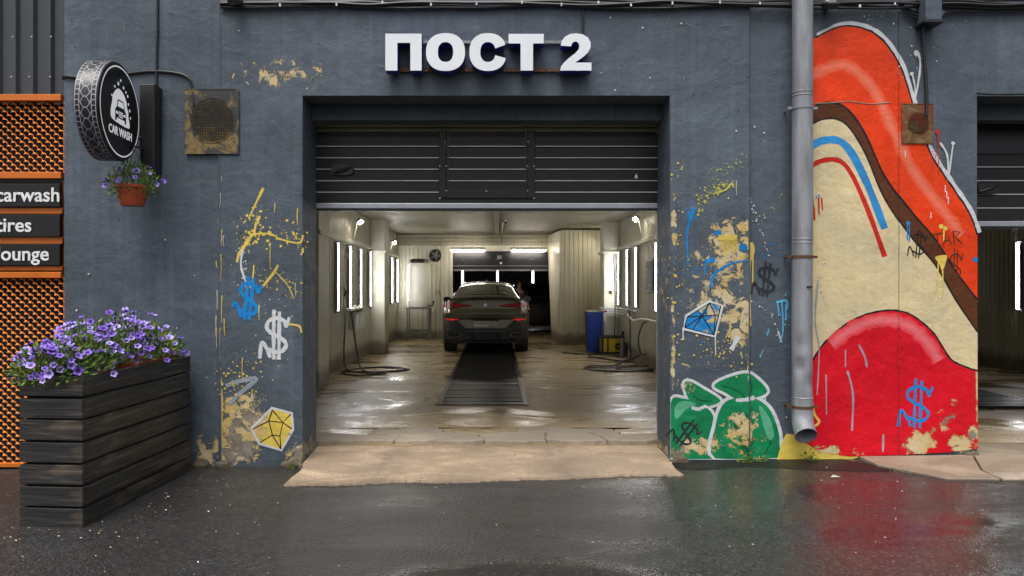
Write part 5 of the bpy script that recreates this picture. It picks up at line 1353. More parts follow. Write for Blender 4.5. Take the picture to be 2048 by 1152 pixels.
def build_car(root, paint, detail=True):
    Mg = simple('car_glass', (.006, .007, .007), .05, 0, .1, 2, coat=.5)
    Mtrim = simple('car_black_trim', (.008, .008, .008), .35)
    Mplast = simple('car_dark_plastic', (.014, .014, .014), .5)
    Mtyre = simple('tyre_rubber', (.012, .012, .012), .75, bmp=.2)
    Mrim = simple('wheel_rim', (.10, .10, .11), .3, .8)
    Mchr = simple('car_chrome', (.5, .5, .5), .15, 1.0, .03)
    Mred = simple('tail_light_red', (.15, .004, .008), .12, coat=1)
    Mrefl = emit('reflector_red_glow', (1.0, .02, .03), .25); MATS['reflector_red_glow'].node_tree.nodes['Principled BSDF'].inputs['Base Color'].default_value = (.6, .01, .015, 1)  # faint red glow given to the reflectors, which hold no lamp
    ysn = [0, .025, .05, .11, .18, .35, .55, .78, 1.0, 1.3, 1.6, 1.95, 2.3, 2.6, 2.9, 3.1, 3.3, 3.52, 3.75, 3.98, 4.2, 4.45, 4.7, 4.85, 4.95]
    m = MB(); K = 14; per = 2 * K - 2
    for y in ysn:
        s = section(y); full = s + [(-x, z) for x, z in s[-2:0:-1]]
        # open wheel arches: lift the lower side points above the tyre
        for (x, z) in full:
            for ya in (1.02, 4.0):
                dy = abs(y - ya)
                if dy < .46 and abs(x) > .6:
                    z = max(z, math.sqrt(.46 ** 2 - dy ** 2) + .33)
            m.v.append((x, y, z))
    for i in range(len(ysn) - 1):
        for j in range(per):
            m.f.append((i * per + j, i * per + (j + 1) % per, (i + 1) * per + (j + 1) % per, (i + 1) * per + j))
    # tail and nose as strips between mirrored points
    for base in (0, (len(ysn) - 1) * per):
        for j in range(K - 1):
            a, b_ = base + j, base + j + 1; a2 = base + (per - j) % per; b2 = base + (per - j - 1) % per
            m.f.append(tuple(dict.fromkeys((a, b_, b2, a2))))
    body = local(m.build('body', paint, root, smooth=True))
    body.data.polygons.foreach_set('use_smooth', [True] * len(body.data.polygons))
    sb = body.modifiers.new('sub', 'SUBSURF'); sb.levels = 1; sb.render_levels = 2
    def strip(name, cols, mat, proud=.012, thick=.05, par=root, yf=yrear, sm=True):
        """patch on the tail: columns (x, z_low, z_high)"""
        q = MB(); n_ = len(cols)
        for (x, a, b_) in cols:
            y = yf(x) - proud; ya, yb = (y + ztail(a), y + ztail(b_)) if yf is yrear else (y, y)
            q.v += [(x, ya, a), (x, yb, b_), (x, yb + thick, b_), (x, ya + thick, a)]
        for i in range(n_ - 1):
            for j in range(4): q.f.append((4 * i + j, 4 * i + (j + 1) % 4, 4 * i + 4 + (j + 1) % 4, 4 * i + 4 + j))
        q.f += [(0, 1, 2, 3), tuple(4 * (n_ - 1) + j for j in (3, 2, 1, 0))]
        o = q.build(name, mat, par, smooth=sm); return local(o)
    def cols(x0, x1, f, n_=10): return [(x0 + (x1 - x0) * i / n_, *f(x0 + (x1 - x0) * i / n_)) for i in range(n_ + 1)]
    # rear window, roof spoiler, side windows
    q = MB(); yy = [.20, .32, .46, .62, .8, .98, 1.12]; nx_ = 12
    for i, y in enumerate(yy):
        w_, zb, zs_, wb, wr_, zr = lerp_tab(ST, y); hw = wr_ * (.93 if i else .93)
        for j in range(nx_ + 1):
            u = -1 + 2 * j / nx_; q.v.append((hw * u, y, zr - .050 * abs(u) ** 3 + .008))
    q.f = [(i * (nx_ + 1) + j, i * (nx_ + 1) + j + 1, (i + 1) * (nx_ + 1) + j + 1, (i + 1) * (nx_ + 1) + j) for i in range(len(yy) - 1) for j in range(nx_)]
    local(q.build('rear_window', Mg, root, smooth=True))
    for s_ in (-1, 1):
        q = MB(); yy = [.75, 1.0, 1.3, 1.65, 2.0, 2.3, 2.6, 2.9, 3.15]
        for y in yy:
            w_, zb, zs_, wb, wr_, zr = lerp_tab(ST, y)
            for t in (0.16, .45, .72, .90):
                if zr - zs_ < .2: pass
                z = zs_ + .06 + (zr - zs_ - .09) * t; x = wb + (wr_ - wb) * (t * .95 + .02)
                q.v.append((s_ * (x + .022), y, z))
        q.f = [(i * 4 + j, i * 4 + j + 1, i * 4 + 5 + j, i * 4 + 4 + j) for i in range(len(yy) - 1) for j in range(3)]
        local(q.build('side_window', Mg, root, smooth=True))
        # sill skirt and window trim
        q = MB(); q.tube([(s_ * (lerp_tab(ST, y)[3] + .028), y, lerp_tab(ST, y)[2] + .075) for y in yy], .012, 6); local(q.build('window_trim', Mchr, root, smooth=True))
        for yh in (1.75, 2.75):
            q = MB(); q.box(s_ * 1.0 - .012, s_ * 1.0 + .012, yh - .11, yh + .11, .95, .975); local(q.build('door_handle', Mchr, root, bevel=.006))
        q = MB(); ym = 3.05
        q.prism([(p.x, p.y) for p in spline([Vector(a) for a in ((.96, 1.12), (1.05, 1.10), (1.14, 1.13), (1.16, 1.20), (1.13, 1.255), (1.02, 1.26), (.96, 1.2))], True, 3)], lambda a, b_: (s_ * a, ym, b_), lambda a, b_: (s_ * a, ym + .14, b_))
        mr = local(q.build('side_mirror', Mtrim, root, bevel=.01, smooth=True))
        q = MB(); q.prism([(p.x, p.y) for p in spline([Vector(a) for a in ((.99, 1.135), (1.05, 1.115), (1.125, 1.14), (1.14, 1.20), (1.115, 1.235), (1.02, 1.24), (.99, 1.2))], True, 3)], lambda a, b_: (s_ * a, ym - .003, b_), lambda a, b_: (s_ * a, ym + .002, b_))
        o = q.build('mirror_glass', simple('mirror_glass', (.08, .08, .08), .12, 1.0), root); o.parent = mr; local(o)
    # windscreen
    q = MB(); yy = [2.86, 3.1, 3.3, 3.52, 3.72]
    for y in yy:
        wr_, zr = lerp_tab(ST, y)[4:6]
        for j in range(9): u = -1 + .25 * j; q.v.append((wr_ * .95 * u, y, zr - .04 * abs(u) ** 3 + .012))
    q.f = [(i * 9 + j, i * 9 + j + 1, i * 9 + 10 + j, i * 9 + 9 + j) for i in range(4) for j in range(8)]
    local(q.build('windscreen', Mg, root, smooth=True))
    # tail: lip spoiler, lights, dark band, creases, plate recess, bumper
    q = MB(); zz_ = [.56, .60, .65, .70, .75, .785, .80, .815, .84, .88, .92, .95, .965, .98, 1.01, 1.05, 1.10, 1.14, 1.18, 1.22, 1.245, 1.268]; xx_ = [-.90 + 1.8 * i / 24 for i in range(25)]
    for z in zz_:
        for x in xx_: q.v.append((x * (1 - .12 * max(0, (z - 1.1) / .17)), yrear(x) + ztail(z) - .012, z))
    q.f = [(i * 25 + j, i * 25 + j + 1, i * 25 + 26 + j, i * 25 + 25 + j) for i in range(len(zz_) - 1) for j in range(24)]
    tg = local(q.build('tailgate', paint, root, fix=False)); tg.data.polygons.foreach_set('use_smooth', [True] * len(tg.data.polygons))
    for s_ in (-1, 1):
        strip('tailgate_seam', [(s_ * .635, .64, 1.06), (s_ * .643, .64, 1.06)], Mtrim, .0165, .03)
    strip('lip_spoiler', cols(-.70, .70, lambda x: (1.262 - .05 * abs(x) ** 4, 1.292 - .05 * abs(x) ** 4), 12), paint, 0.0570, .16)
    strip('light_band', cols(-.50, .50, lambda x: (1.075, 1.155), 8), Mtrim, 0.0180, .05)
    for s_ in (-1, 1):
        strip('tail_light', [(s_ * x, a, b_) for x, a, b_ in ((.30, 1.085, 1.105), (.42, 1.075, 1.13), (.60, 1.065, 1.15), (.70, 1.06, 1.17), (.80, 1.055, 1.19), (.88, 1.055, 1.195), (.93, 1.06, 1.185), (.965, 1.08, 1.16))], Mred, 0.0280, .06)
        strip('light_strip', [(s_ * x, a, a + .014) for x, a in ((.40, 1.10), (.55, 1.10), (.70, 1.105), (.84, 1.11), (.93, 1.125))], Mchr if False else simple('light_strip_red', (.34, 0.0320, .025), .2), 0.0310, .01)
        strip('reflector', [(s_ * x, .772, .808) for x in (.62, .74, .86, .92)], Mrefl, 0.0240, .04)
        strip('bumper_vent', [(s_ * x, a, b_) for x, a, b_ in ((.945, .62, .74), (.965, .58, .90), (.985, .60, .96))], Mtrim, 0.0240, .1)
        # exhaust tip and dark surround
        strip('exhaust_surround', [(s_ * x, a, b_) for x, a, b_ in ((.50, .42, .46), (.56, .385, .53), (.72, .38, .56), (.84, .40, .54), (.88, .43, .50))], Mtrim, 0.0620, .08)
        q = MB()
        for off, rx_, rz_ in ((-.058, .15, .062),):
            ring_ = [(s_ * .70 + rx_ * math.copysign(abs(math.cos(a)) ** .6, math.cos(a)), .46 + rz_ * math.copysign(abs(math.sin(a)) ** .7, math.sin(a))) for a in [2 * math.pi * i / 20 for i in range(20)]]
            q.v += [(x, off, z) for x, z in ring_] + [(s_ * .70 + (x - s_ * .70) * .86, off, .46 + (z - .46) * .8) for x, z in ring_]
            q.f += [(i, (i + 1) % 20, 20 + (i + 1) % 20, 20 + i) for i in range(20)]
        local(q.build('exhaust_tip', simple('exhaust_metal', (.12, .12, .12), .25, .9), root))
    strip('dark_seam', cols(-.60, .60, lambda x: (.800, .815), 8), Mtrim, 0.0200, .04)
    strip('tailgate_crease', cols(-.62, .62, lambda x: (.955, .963), 8), paint, 0.0280, .04)
    low = lambda x: (.60 if abs(x) < .44 else .60 + min(.20, (abs(x) - .44) * .9) if abs(x) < .68 else .77 - (abs(x) - .68) * .55)
    strip('lower_bumper', cols(-.945, .945, lambda x: (.345 + .05 * abs(x) ** 6, low(x)), 40), Mplast, 0.0470, .12)
    strip('diffuser_lip', [(x, z, z + .012) for x, z in ((-.46, .495), (-.38, .525), (0, .528), (.38, .525), (.46, .495))], Mrim, 0.0570, .03)
    for x in (-.30, -.0, .30): strip('diffuser_fin', [(x - .016, .38, .50), (x + .016, .38, .50)], Mtrim, 0.0670, .06)
    pl = strip('number_plate', cols(-.27, .27, lambda x: (.645, .760), 2), simple('plate_dull', (.20, .19, .16), .3), 0.0320, .02)
    strip('plate_lower_edge', [(-.25, .648, .660), (.05, .648, .660)], Mchr, 0.0360, .01)
    strip('plate_light_bar', cols(-.30, .30, lambda x: (.768, .788), 2), Mtrim, 0.0420, .04)
    # roundel emblem
    q = MB(); q.lathe([(.001, .0), (.048, .0), (.048, .008), (.040, .010), (.001, .010)], 24, Matrix.Translation((0, -.005, 1.115)) @ Matrix.Rotation(R(90), 4, 'X'), cap=False); em = local(q.build('emblem', Mchr, root))
    for k in range(4):
        q = MB(); q.v = [(0, -.0165, 1.115)] + [(.034 * math.cos(a), -.0165, 1.115 + .034 * math.sin(a)) for a in [k * math.pi / 2 + i * math.pi / 12 for i in range(7)]]
        q.f = [(0, i + 1, i + 2) for i in range(6)]
        o = q.build('emblem_quarter', simple('emblem_white', (.75, .75, .75), .3) if k % 2 == 0 else simple('emblem_blue', (.05, .13, .35), .3), root); o.parent = em; local(o)
    q = MB(); q.prism([(1.95, 1.66), (2.18, 1.672), (2.02, 1.715), (1.97, 1.715)], lambda a, b_: (-.02, a, b_), lambda a, b_: (.02, a, b_)); local(q.build('roof_fin', paint, root, bevel=.006))
    # wheels
    for ya in (1.02, 4.0):
        for s_ in (-1, 1):
            Mx = Matrix.Translation((s_ * .835, ya, .375)) @ Matrix.Rotation(R(90), 4, 'Y')
            q = MB(); q.lathe([(.27, -.14), (.335, -.15), (.368, -.135), (.375, -.10), (.375, .10), (.368, .135), (.335, .15), (.27, .14)], 36, Mx, cap=False); ty = local(q.build('wheel', Mtyre, root, smooth=True))
            q = MB(); q.lathe([(.27, -.13), (.275, .13), (.262, .12), (.25, .0), (.05, .02)] if s_ > 0 else [(.27, .13), (.275, -.13), (.262, -.12), (.25, 0), (.05, -.02)], 24, Mx, cap=False)
            for k in range(5):
                a = k * 2 * math.pi / 5
                q.box(-.028, .028, .04, .265, s_ * .085 - .015, s_ * .085 + .015, Mx @ Matrix.Rotation(a, 4, 'Z'))
            o = q.build('rim', Mrim, root, smooth=True); o.parent = ty; local(o)
    for s_ in (-1, 1):
        strip('headlight', [(s_ * x, .80, .90) for x in (.55, .70, .86)], simple('headlight_lens', (.3, .32, .34), .08), 0, .06, yf=lambda x: 4.80 - .0 * x)
    q = MB(); q.box(-.80, .80, .30, 4.6, .24, .36); local(q.build('underbody', Mtrim, root))
car = thing('parked_suv', 'olive metallic coupe suv parked tail first over the drain grating', 'car', ((971 - CX) * 16.5 / F, 16.5, 0))
M_olive = simple('olive_car_paint', (.100, .096, .058), .2, .6, .06, 2, coat=1.0)
build_car(car, M_olive)
car2 = thing('parked_suv', 'dark suv standing sideways in the dim far bay', 'car', (3.6, 25.6, 0), (0, 0, R(90)))
build_car(car2, simple('dark_car_paint', (.050, .054, .062), .25, .4, .06, 2, coat=1.0))

# ------------------------------------------------------------------ person beyond the car
def person():
    t = thing('person', 'short haired person in dark clothes standing beyond the car', 'person', (.70, 22.7, 0), (0, 0, R(12)))
    def skinned(name, verts, edges, mat, root=0, par=t, lev=2):
        me = bpy.data.meshes.new(name); me.from_pydata([v[:3] for v in verts], edges, [])
        o = bpy.data.objects.new(name, me); col.objects.link(o); o.parent = par
        sk = o.modifiers.new('skin', 'SKIN'); sk.use_smooth_shade = True
        for i, v in enumerate(verts):
            r_ = v[3]; me.skin_vertices[0].data[i].radius = r_ if isinstance(r_, tuple) else (r_, r_)
        me.skin_vertices[0].data[root].use_root = True
        s_ = o.modifiers.new('sub', 'SUBSURF'); s_.levels = lev; s_.render_levels = lev
        me.materials.append(mat); return o
    skin = simple('skin', (.38, .21, .14), .5); dark = simple('dark_jacket', (.016, .016, .018), .8); hair = simple('dark_hair', (.012, .009, .007), .6)
    V = [(0, 0, .92, .15), (0, 0, 1.12, (.16, .11)), (0, .01, 1.33, (.19, .12)), (0, .01, 1.43, .075), (0, -.005, 1.50, .055), (0, -.02, 1.56, (.072, .085)), (0, -.02, 1.63, (.078, .098)), (0, -.01, 1.68, (.06, .08))]
    E = [(i, i + 1) for i in range(7)]
    def add(chain, start):
        p = start
        for v in chain: V.append(v); E.append((p, len(V) - 1)); p = len(V) - 1
        return p
    for s_ in (-1, 1):
        hnd = add([(s_ * .20, .01, 1.36, .065), (s_ * .25, .03, 1.10, .048), (s_ * .24, -.12, .90, .036), (s_ * .23, -.20, .86, (.04, .022))], 2)
        for k in range(4): add([(s_ * (.20 + .022 * k), -.25, .85 - .004 * k, .010), (s_ * (.20 + .022 * k), -.29 - .006 * (k in (1, 2)), .83, .0085)], hnd)
        add([(s_ * .185, -.20, .85, .011), (s_ * .175, -.24, .84, .009)], hnd)
        add([(s_ * .10, 0, .84, .095), (s_ * .11, -.01, .48, .062), (s_ * .11, .02, .10, .045), (s_ * .115, -.02, .05, .045), (s_ * .12, -.14, .035, .035)], 0)
    body = skinned('body', V, E, skin)
    # clothing: shells that follow the same skeleton a little thicker
    sel = [i for i, v in enumerate(V) if (v[2] < 1.44 and not (abs(v[0]) > .15 and v[2] < .88) ) and i not in (3, 4, 5, 6, 7)]
    mp = {o_: n_ for n_, o_ in enumerate(sel)}
    grow_ = lambda r_: tuple(a + .016 for a in r_) if isinstance(r_, tuple) else r_ + .016
    V2 = [(*V[i][:3], grow_(V[i][3])) for i in sel]; E2 = [(mp[a], mp[b_]) for a, b_ in E if a in mp and b_ in mp]
    skinned('clothing', V2, E2, dark)
    m = MB(); m.lathe([(.0, 1.735), (.045, 1.728), (.078, 1.705), (.094, 1.66), (.092, 1.61), (.082, 1.585)][::-1], 16, Matrix.Translation((0, -.005, 0)), cap=False); m.build('hair', hair, t, smooth=True).matrix_parent_inverse = Matrix.Identity(4)
    for s_ in (-1, 1):
        m = MB(); m.lathe([(.001, 0), (.018, .002), (.024, .008), (.012, .014), (.001, .014)], 10, Matrix.Translation((s_ * .085, 0, 1.60)) @ Matrix.Rotation(R(90 * s_), 4, 'Y'), cap=False); local(m.build('ear', skin, t, smooth=True))
        m = MB(); m.lathe([(.001, 0), (.011, .002), (.001, .006)], 10, Matrix.Translation((s_ * .032, -.108, 1.605)) @ Matrix.Rotation(R(90), 4, 'X'), cap=False); local(m.build('eye', M_black, t))
    m = MB(); m.tube([(0, -.108, 1.61), (0, -.128, 1.575), (0, -.112, 1.565)], [.008, .013, .008], 6); local(m.build('nose', skin, t, smooth=True))
    m = MB(); m.tube([(-.024, -.100, 1.535), (0, -.106, 1.533), (.024, -.100, 1.535)], .005, 6); local(m.build('mouth', simple('lip', (.30, .11, .09), .5), t))
person()

# ------------------------------------------------------------------ wash bay equipment
M_tank = simple('tank_plastic', (.84, .82, .72), .4, 0, .10, 2)
tk_y = 21.0; kx = tk_y / F
tx = (838 - CX) * kx
stn = thing('tank_stand', 'dark steel frame standing under the white water tank', 'stand', (tx, tk_y, 0))
zt_ = H - (615 - CY) * kx
for sx in (-.30, .30):
    for sy in (-.26, .26):
        m = MB(); m.box(tx + sx - .022, tx + sx + .022, tk_y + sy - .022, tk_y + sy + .022, 0, zt_ - .045); m.build('leg', M_batt, stn)
for sy in (-.26, .26):
    m = MB(); m.box(tx - .278, tx + .278, tk_y + sy - .018, tk_y + sy + .018, .26, .30); m.build('cross_bar', M_batt, stn)
m = MB(); m.box(tx - .34, tx + .34, tk_y - .30, tk_y + .30, zt_ - .044, zt_); m.build('top_frame', M_batt, stn)
tk = thing('water_tank', 'cream plastic water tank on a steel stand by the back partition', 'tank', (tx, tk_y, zt_))
hz_ = (615 - 525) * kx
m = MB(); m.lathe([(.27, .002), (.30, .02), (.318, .08), (.322, .2), (.322, hz_ - .16), (.30, hz_ - .05), (.24, hz_)], 32); local(m.build('tank_body', M_tank, tk, smooth=True))
m = MB(); m.lathe([(.262, hz_ - .02), (.268, hz_ + .03), (.24, hz_ + .09), (.12, hz_ + .11)], 28); local(m.build('lid', M_hose, tk, smooth=True))
m = MB(); m.lathe([(.324, .17), (.330, .19), (.324, .21)], 32, cap=False); local(m.build('hoop', M_tank, tk, smooth=True))
m = MB(); m.tube([(.20, -.22, hz_ - .02), (.36, -.2, hz_ - .03), (.50, -.1, hz_ - .03), (.52, .3, hz_ - .04)], .022, 8); local(m.build('feed_pipe', M_panel, tk, smooth=True))
m = MB(); m.tube([(.30, -.12, .06), (.40, -.14, .06), (.42, -.14, .20)], .03, 8); local(m.build('tap', M_hose, tk, smooth=True))
p = pt(871, 511, YK - .03)
vf = thing('wall_fan', 'round black exhaust fan on the cream back partition', 'fan', (p.x, YK - .02, p.z))
Mx = Matrix.Rotation(R(90), 4, 'X')
m = MB(); m.lathe([(.17, 0), (.18, .01), (.18, .05), (.155, .06), (.15, .02)], 28, Mx, cap=False); local(m.build('fan_ring', M_black, vf, smooth=True))
m = MB(); m.lathe([(.001, .015), (.152, .015)], 28, Mx, cap=False); local(m.build('fan_back', M_black, vf))
for k in range(5):
    m = MB(); m.box(.03, .145, -.03, .03, .025, .03, Mx @ Matrix.Rotation(k * 1.2566, 4, 'Z') @ Matrix.Rotation(R(20), 4, 'X')); local(m.build('blade', M_batt, vf))
m = MB(); m.lathe([(.001, .05), (.03, .05), (.035, .03)], 12, Mx, cap=False); local(m.build('hub', M_batt, vf))
p = pt(876, 584, YK - .03)
sw = thing('wall_switch', 'small grey switch on the back partition', 'switch', (p.x, YK - .02, p.z))
m = MB(); m.box(-.05, .05, -.03, 0, -.05, .05); local(m.build('plate', M_steel, sw, bevel=.006)); m = MB(); m.box(-.02, .02, -.036, -.0305, -.03, .03); local(m.build('rocker', M_white, sw))
p = pt(1011, 452, 17.0)
cmr = thing('security_camera', 'small dome camera hanging from the bay ceiling', 'camera', (p.x, 17.0, ZC))
m = MB(); m.lathe([(.03, -.001), (.03, -.05)], 12); local(m.build('mount', M_white, cmr)); m = MB(); m.tube([(0, .02, -.06), (0, -.10, -.075)], .035, 10); local(m.build('camera_body', M_white, cmr, smooth=True)); m = MB(); m.tube([(0, -.101, -.075), (0, -.112, -.076)], .03, 10); local(m.build('lens', M_black, cmr))
m = MB(); m.tube([(0, .0, -.02), (-.05, .6, -.03), (-.06, 3.5, -.04), (-.06, 4.2, -.28)], .012, 6); local(m.build('cable', M_steel, cmr))

# left wall: lance, canisters, hose on the floor
def P_(px, py, Y): return tuple(pt(px, py, Y))
hl = thing('pressure_hose', 'black pressure hose hanging on the left wall and looped on the floor', 'hose', (-2.5, 13.4, 0))
pts = [(-2.82, 13.75, 1.08), (-2.80, 13.70, 1.02), (-2.79, 13.62, .7), (-2.78, 13.5, .3), (-2.68, 13.3, .03), (-2.3, 13.1, .016), (-1.75, 13.3, .016), (-1.62, 13.6, .016), (-2.0, 13.9, .016), (-2.5, 13.7, .016), (-2.75, 13.1, .016), (-2.45, 12.65, .018), (-2.0, 12.8, .018), (-1.95, 12.95, .03), (-2.35, 13.1, .04), (-2.55, 13.6, .25), (-2.68, 13.9, .7), (-2.76, 14.05, 1.02), (-2.82, 14.1, 1.09), (-2.84, 14.0, 1.08)]
m = MB(); m.tube([tuple(q) for q in spline([Vector(q) for q in pts], False, 8)], .016, 7); m.build('hose', M_hose, hl, smooth=True)
m = MB(); m.tube([(-2.83, 13.75, 1.09), (-2.83, 13.75, 1.35), (-2.83, 13.78, 1.72)], .014, 7); m.build('lance', M_steel, hl, smooth=True)
m = MB(); m.tube([(-2.83, 13.75, 1.35), (-2.78, 13.70, 1.45), (-2.83, 13.75, 1.5)], .022, 7); m.build('trigger_grip', M_hose, hl, smooth=True)
for k, yy in enumerate((14.25, 14.55, 14.85)):
    cn = thing('soap_canister', ['nearest', 'middle', 'farthest'][k] + ' white soap canister on the left wall under the tube lamps', 'canister', (-2.74, yy, .70), group='white soap canisters on the left wall')
    m = MB(); m.lathe([(.05, 0), (.085, .01), (.09, .05), (.09, .26), (.07, .31), (.04, .33)], 18); local(m.build('bottle', M_white, cn, smooth=True))
    m = MB(); m.lathe([(.045, .331), (.045, .37), (.03, .38)], 14); local(m.build('cap', simple('green_cap', (.03, .25, .05), .4) if k != 1 else M_hose, cn))
    m = MB(); m.tube([(0, 0, .381), (-.02, .0, .45), (-.06, .0, .46)], .012, 6); local(m.build('dosing_pipe', M_white, cn))
m = MB(); m.box(-2.86, -2.66, 13.85, 15.0, 1.075, 1.12); o = m.build('canister_shelf', M_panel, bevel=.006); tag(o, 'pale wall shelf pipe above the white soap canisters', 'shelf')

# right wall: bin, machine, pipes, bucket, hoses, mirror
bz = 703; by = 1480 * 1.53 / (703 - CY)
bx0 = (1187 - CX) * by / F
bn_ = thing('wheelie_bin', 'tall blue plastic bin by the boarded partition', 'bin', (bx0, by, 0))
M_blue = simple('bin_blue', (.008, .035, .26), .4, 0, .12, 3)
m = MB()
def frust(m, w0, d0, w1, d1, z0, z1):
    m.add([(-w0, -d0, z0), (w0, -d0, z0), (w0, d0, z0), (-w0, d0, z0), (-w1, -d1, z1), (w1, -d1, z1), (w1, d1, z1), (-w1, d1, z1)], [(3, 2, 1, 0), (4, 5, 6, 7), (0, 1, 5, 4), (1, 2, 6, 5), (2, 3, 7, 6), (3, 0, 4, 7)])
frust(m, .155, .20, .18, .24, .0, .90); local(m.build('bin_body', M_blue, bn_, bevel=.02))
m = MB(); frust(m, .20, .26, .20, .26, .901, .94); local(m.build('bin_rim', M_blue, bn_, bevel=.012))
m = MB(); m.box(-.17, .15, -.2, .2, .941, .965); local(m.build('bin_rubbish', simple('rubbish_bag', (.4, .36, .25), .5, 0, .4, 20), bn_, bevel=.01))
bt = thing('spray_bottle', 'pale spray bottle hooked on the blue bin', 'bottle', (bx0 + .235, by - .2, .70))
m = MB(); m.lathe([(.03, 0), (.038, .01), (.038, .15), (.014, .20), (.014, .23)], 14); local(m.build('bottle', M_white, bt, smooth=True)); m = MB(); m.box(-.02, .05, -.012, .012, .2305, .27); local(m.build('trigger_head', simple('red_plastic', (.4, .03, .02), .4), bt, bevel=.005))
my = 1480 * 1.53 / (708 - CY)
mx0, mx1 = (1204 - CX) * my / F, (1253 - CX) * my / F
mc = thing('washing_machine_unit', 'yellow and black pressure washer cabinet on the floor', 'machine', ((mx0 + mx1) / 2, my, 0))
M_yel = simple('machine_yellow', (.42, .31, .012), .42, 0, .2, 4)
hw = (mx1 - mx0) / 2; mh = (708 - 674) * my / F
m = MB(); m.box(-hw, hw, 0, .55, .03, mh); local(m.build('cabinet', M_yel, mc, bevel=.008))
for (a, b_, c_, e_) in ((-hw - .008, hw + .008, mh - .028, mh + .012), (-hw - .008, hw + .008, .015, .05), (-hw - .008, -hw + .035, .051, mh - .029), (hw - .035, hw + .008, .051, mh - .029), (-.16, -.13, .051, mh - .029)):
    m = MB(); m.box(a, b_, -.010, .56, c_, e_) if a < -.17 and b_ > .17 else m.box(a, b_, -.010, .02, c_, e_); local(m.build('frame_bar', M_black, mc))
m = MB(); m.lathe([(.001, 0), (.075, 0), (.075, .006), (.055, .008), (.001, .008)], 24, Matrix.Translation((.09, -.011, mh * .45)) @ Matrix.Rotation(R(90), 4, 'X'), cap=False); local(m.build('badge', M_black, mc))
m = MB(); m.prism([(-.03, -.02), (.03, -.02), (0, .035)], lambda a, b_: (.09 + a, -.0195, mh * .45 + b_), lambda a, b_: (.09 + a, -.021, mh * .45 + b_)); local(m.build('badge_mark', M_yel, mc))
bk_y = 16.4; bkx = (1268 - CX) * bk_y / F - .05
bkt = thing('bucket', 'black plastic bucket beside the yellow machine', 'bucket', (bkx - .05, bk_y, 0))
m = MB(); m.lathe([(.001, .0), (.12, 0), (.125, .01), (.155, .27), (.165, .275), (.165, .295), (.15, .295), (.145, .27), (.115, .02), (.001, .02)], 24, cap=False); local(m.build('bucket_body', M_hose, bkt, smooth=True))
m = MB(); m.tube([(.16 * math.cos(a), .03, .28 + .0 + .10 * math.sin(a)) for a in [math.pi * i / 10 for i in range(11)]], .005, 5); local(m.build('handle', M_steel, bkt))
pip = thing('water_pipes', 'set of white water pipes along the right wall above the machine', 'pipes', (2.6, 16.5, .9))
for k in range(4):
    z = 1.02 - .055 * k; e = .05 * k
    pts = [(2.46, 17.9, z), (2.46, 17.35 - .012 * k, z), (2.50, 17.31 - .012 * k, z), (2.80, 17.28 - .02 * k, z), (2.84, 17.2 - .02 * k, z), (2.85, 15.0 + .7 * k, z)]
    m = MB(); m.tube(pts, .018, 8); m.build('pipe', M_white, pip, smooth=True)
m = MB(); m.tube([tuple(q) for q in spline([Vector(q) for q in ((2.84, 16.0, .93), (2.80, 15.5, .88), (2.79, 15.0, .84), (2.82, 14.2, .90), (2.85, 12.5, .90))], False, 6)], .022, 8); m.build('pipe', M_white, pip, smooth=True)
m = MB(); m.box(2.78, 2.86, 15.4, 15.75, .97, 1.04); m.box(2.76, 2.80, 15.5, 15.55, 1.041, 1.09); m.build('valve', M_steel, pip, bevel=.008)
cd = [('thin_cable', [(2.72, 17.2, 2.28), (2.74, 17.15, 1.6), (2.74, 17.1, 1.0), (2.72, 17.05, .35)], .011, 'thin dark cable hanging beside the right column'),
      ('pressure_hose', [(2.80, 15.6, .98), (2.80, 15.5, .7), (2.78, 15.4, .3), (2.74, 15.2, .05), (2.4, 14.5, .016), (2.2, 13.7, .016), (2.55, 13.4, .016), (2.85, 13.5, .016)], .015, 'black hose dropping from the valve to the right floor'),
      ('pressure_hose', [(2.84, 14.0, .86), (2.80, 14.2, .80), (2.78, 14.5, .5), (2.80, 14.4, .25), (2.84, 14.2, .22)], .014, 'short black hose loop on the right wall'),
      ('pressure_hose', [(2.36, 16.9, .02), (2.0, 16.2, .016), (2.3, 15.4, .016), (2.75, 14.8, .016), (2.65, 14.2, .016), (2.0, 13.9, .016), (1.62, 13.75, .016), (1.9, 13.3, .016), (2.5, 13.25, .016), (2.82, 13.3, .016)], .016, 'long black hose looped on the floor by the right wall'),
      ('pressure_hose', [(2.84, 14.5, .20), (2.7, 14.3, .17), (2.45, 14.2, .10), (2.2, 14.0, .03), (1.75, 13.9, .045), (1.72, 13.6, .045), (2.1, 13.5, .045), (2.6, 13.7, .05), (2.83, 13.8, .05)], .015, 'reddish brown hose looped at the foot of the right wall'),
      ('thin_cable', [(1.5, 17.0, .012), (1.9, 16.7, .012), (2.3, 16.5, .012), (2.7, 16.2, .012), (2.85, 15.7, .012)], .012, 'black cable trailing across the floor from the machine')]
for nm, pts, r_, lab in cd: cable(nm, pts, r_, lab, cat='hose' if 'hose' in nm else 'cable', mat=simple('red_brown_hose', (.05, .018, .012), .35) if 'reddish' in lab else M_hose)
pb_ = thing('wall_pump', 'dark wall pump with a hose standing by the right wall', 'pump', (2.72, 16.0, 0))
m = MB(); m.tube([(0, 0, .02), (0, 0, .42)], .05, 10); local(m.build('pump_body', M_steel, pb_, smooth=True)); m = MB(); m.tube([(0, 0, .421), (0, 0, .50), (.03, -.03, .56)], .03, 8); local(m.build('pump_head', M_hose, pb_, smooth=True))
m = MB(); m.tube([tuple(q) for q in spline([Vector(q) for q in ((.05, -.02, .5), (.09, -.2, .35), (.05, -.5, .10), (-.05, -.8, .02), (-.3, -1.2, .016))], False, 6)], .014, 7); local(m.build('pump_hose', M_steel, pb_, smooth=True))
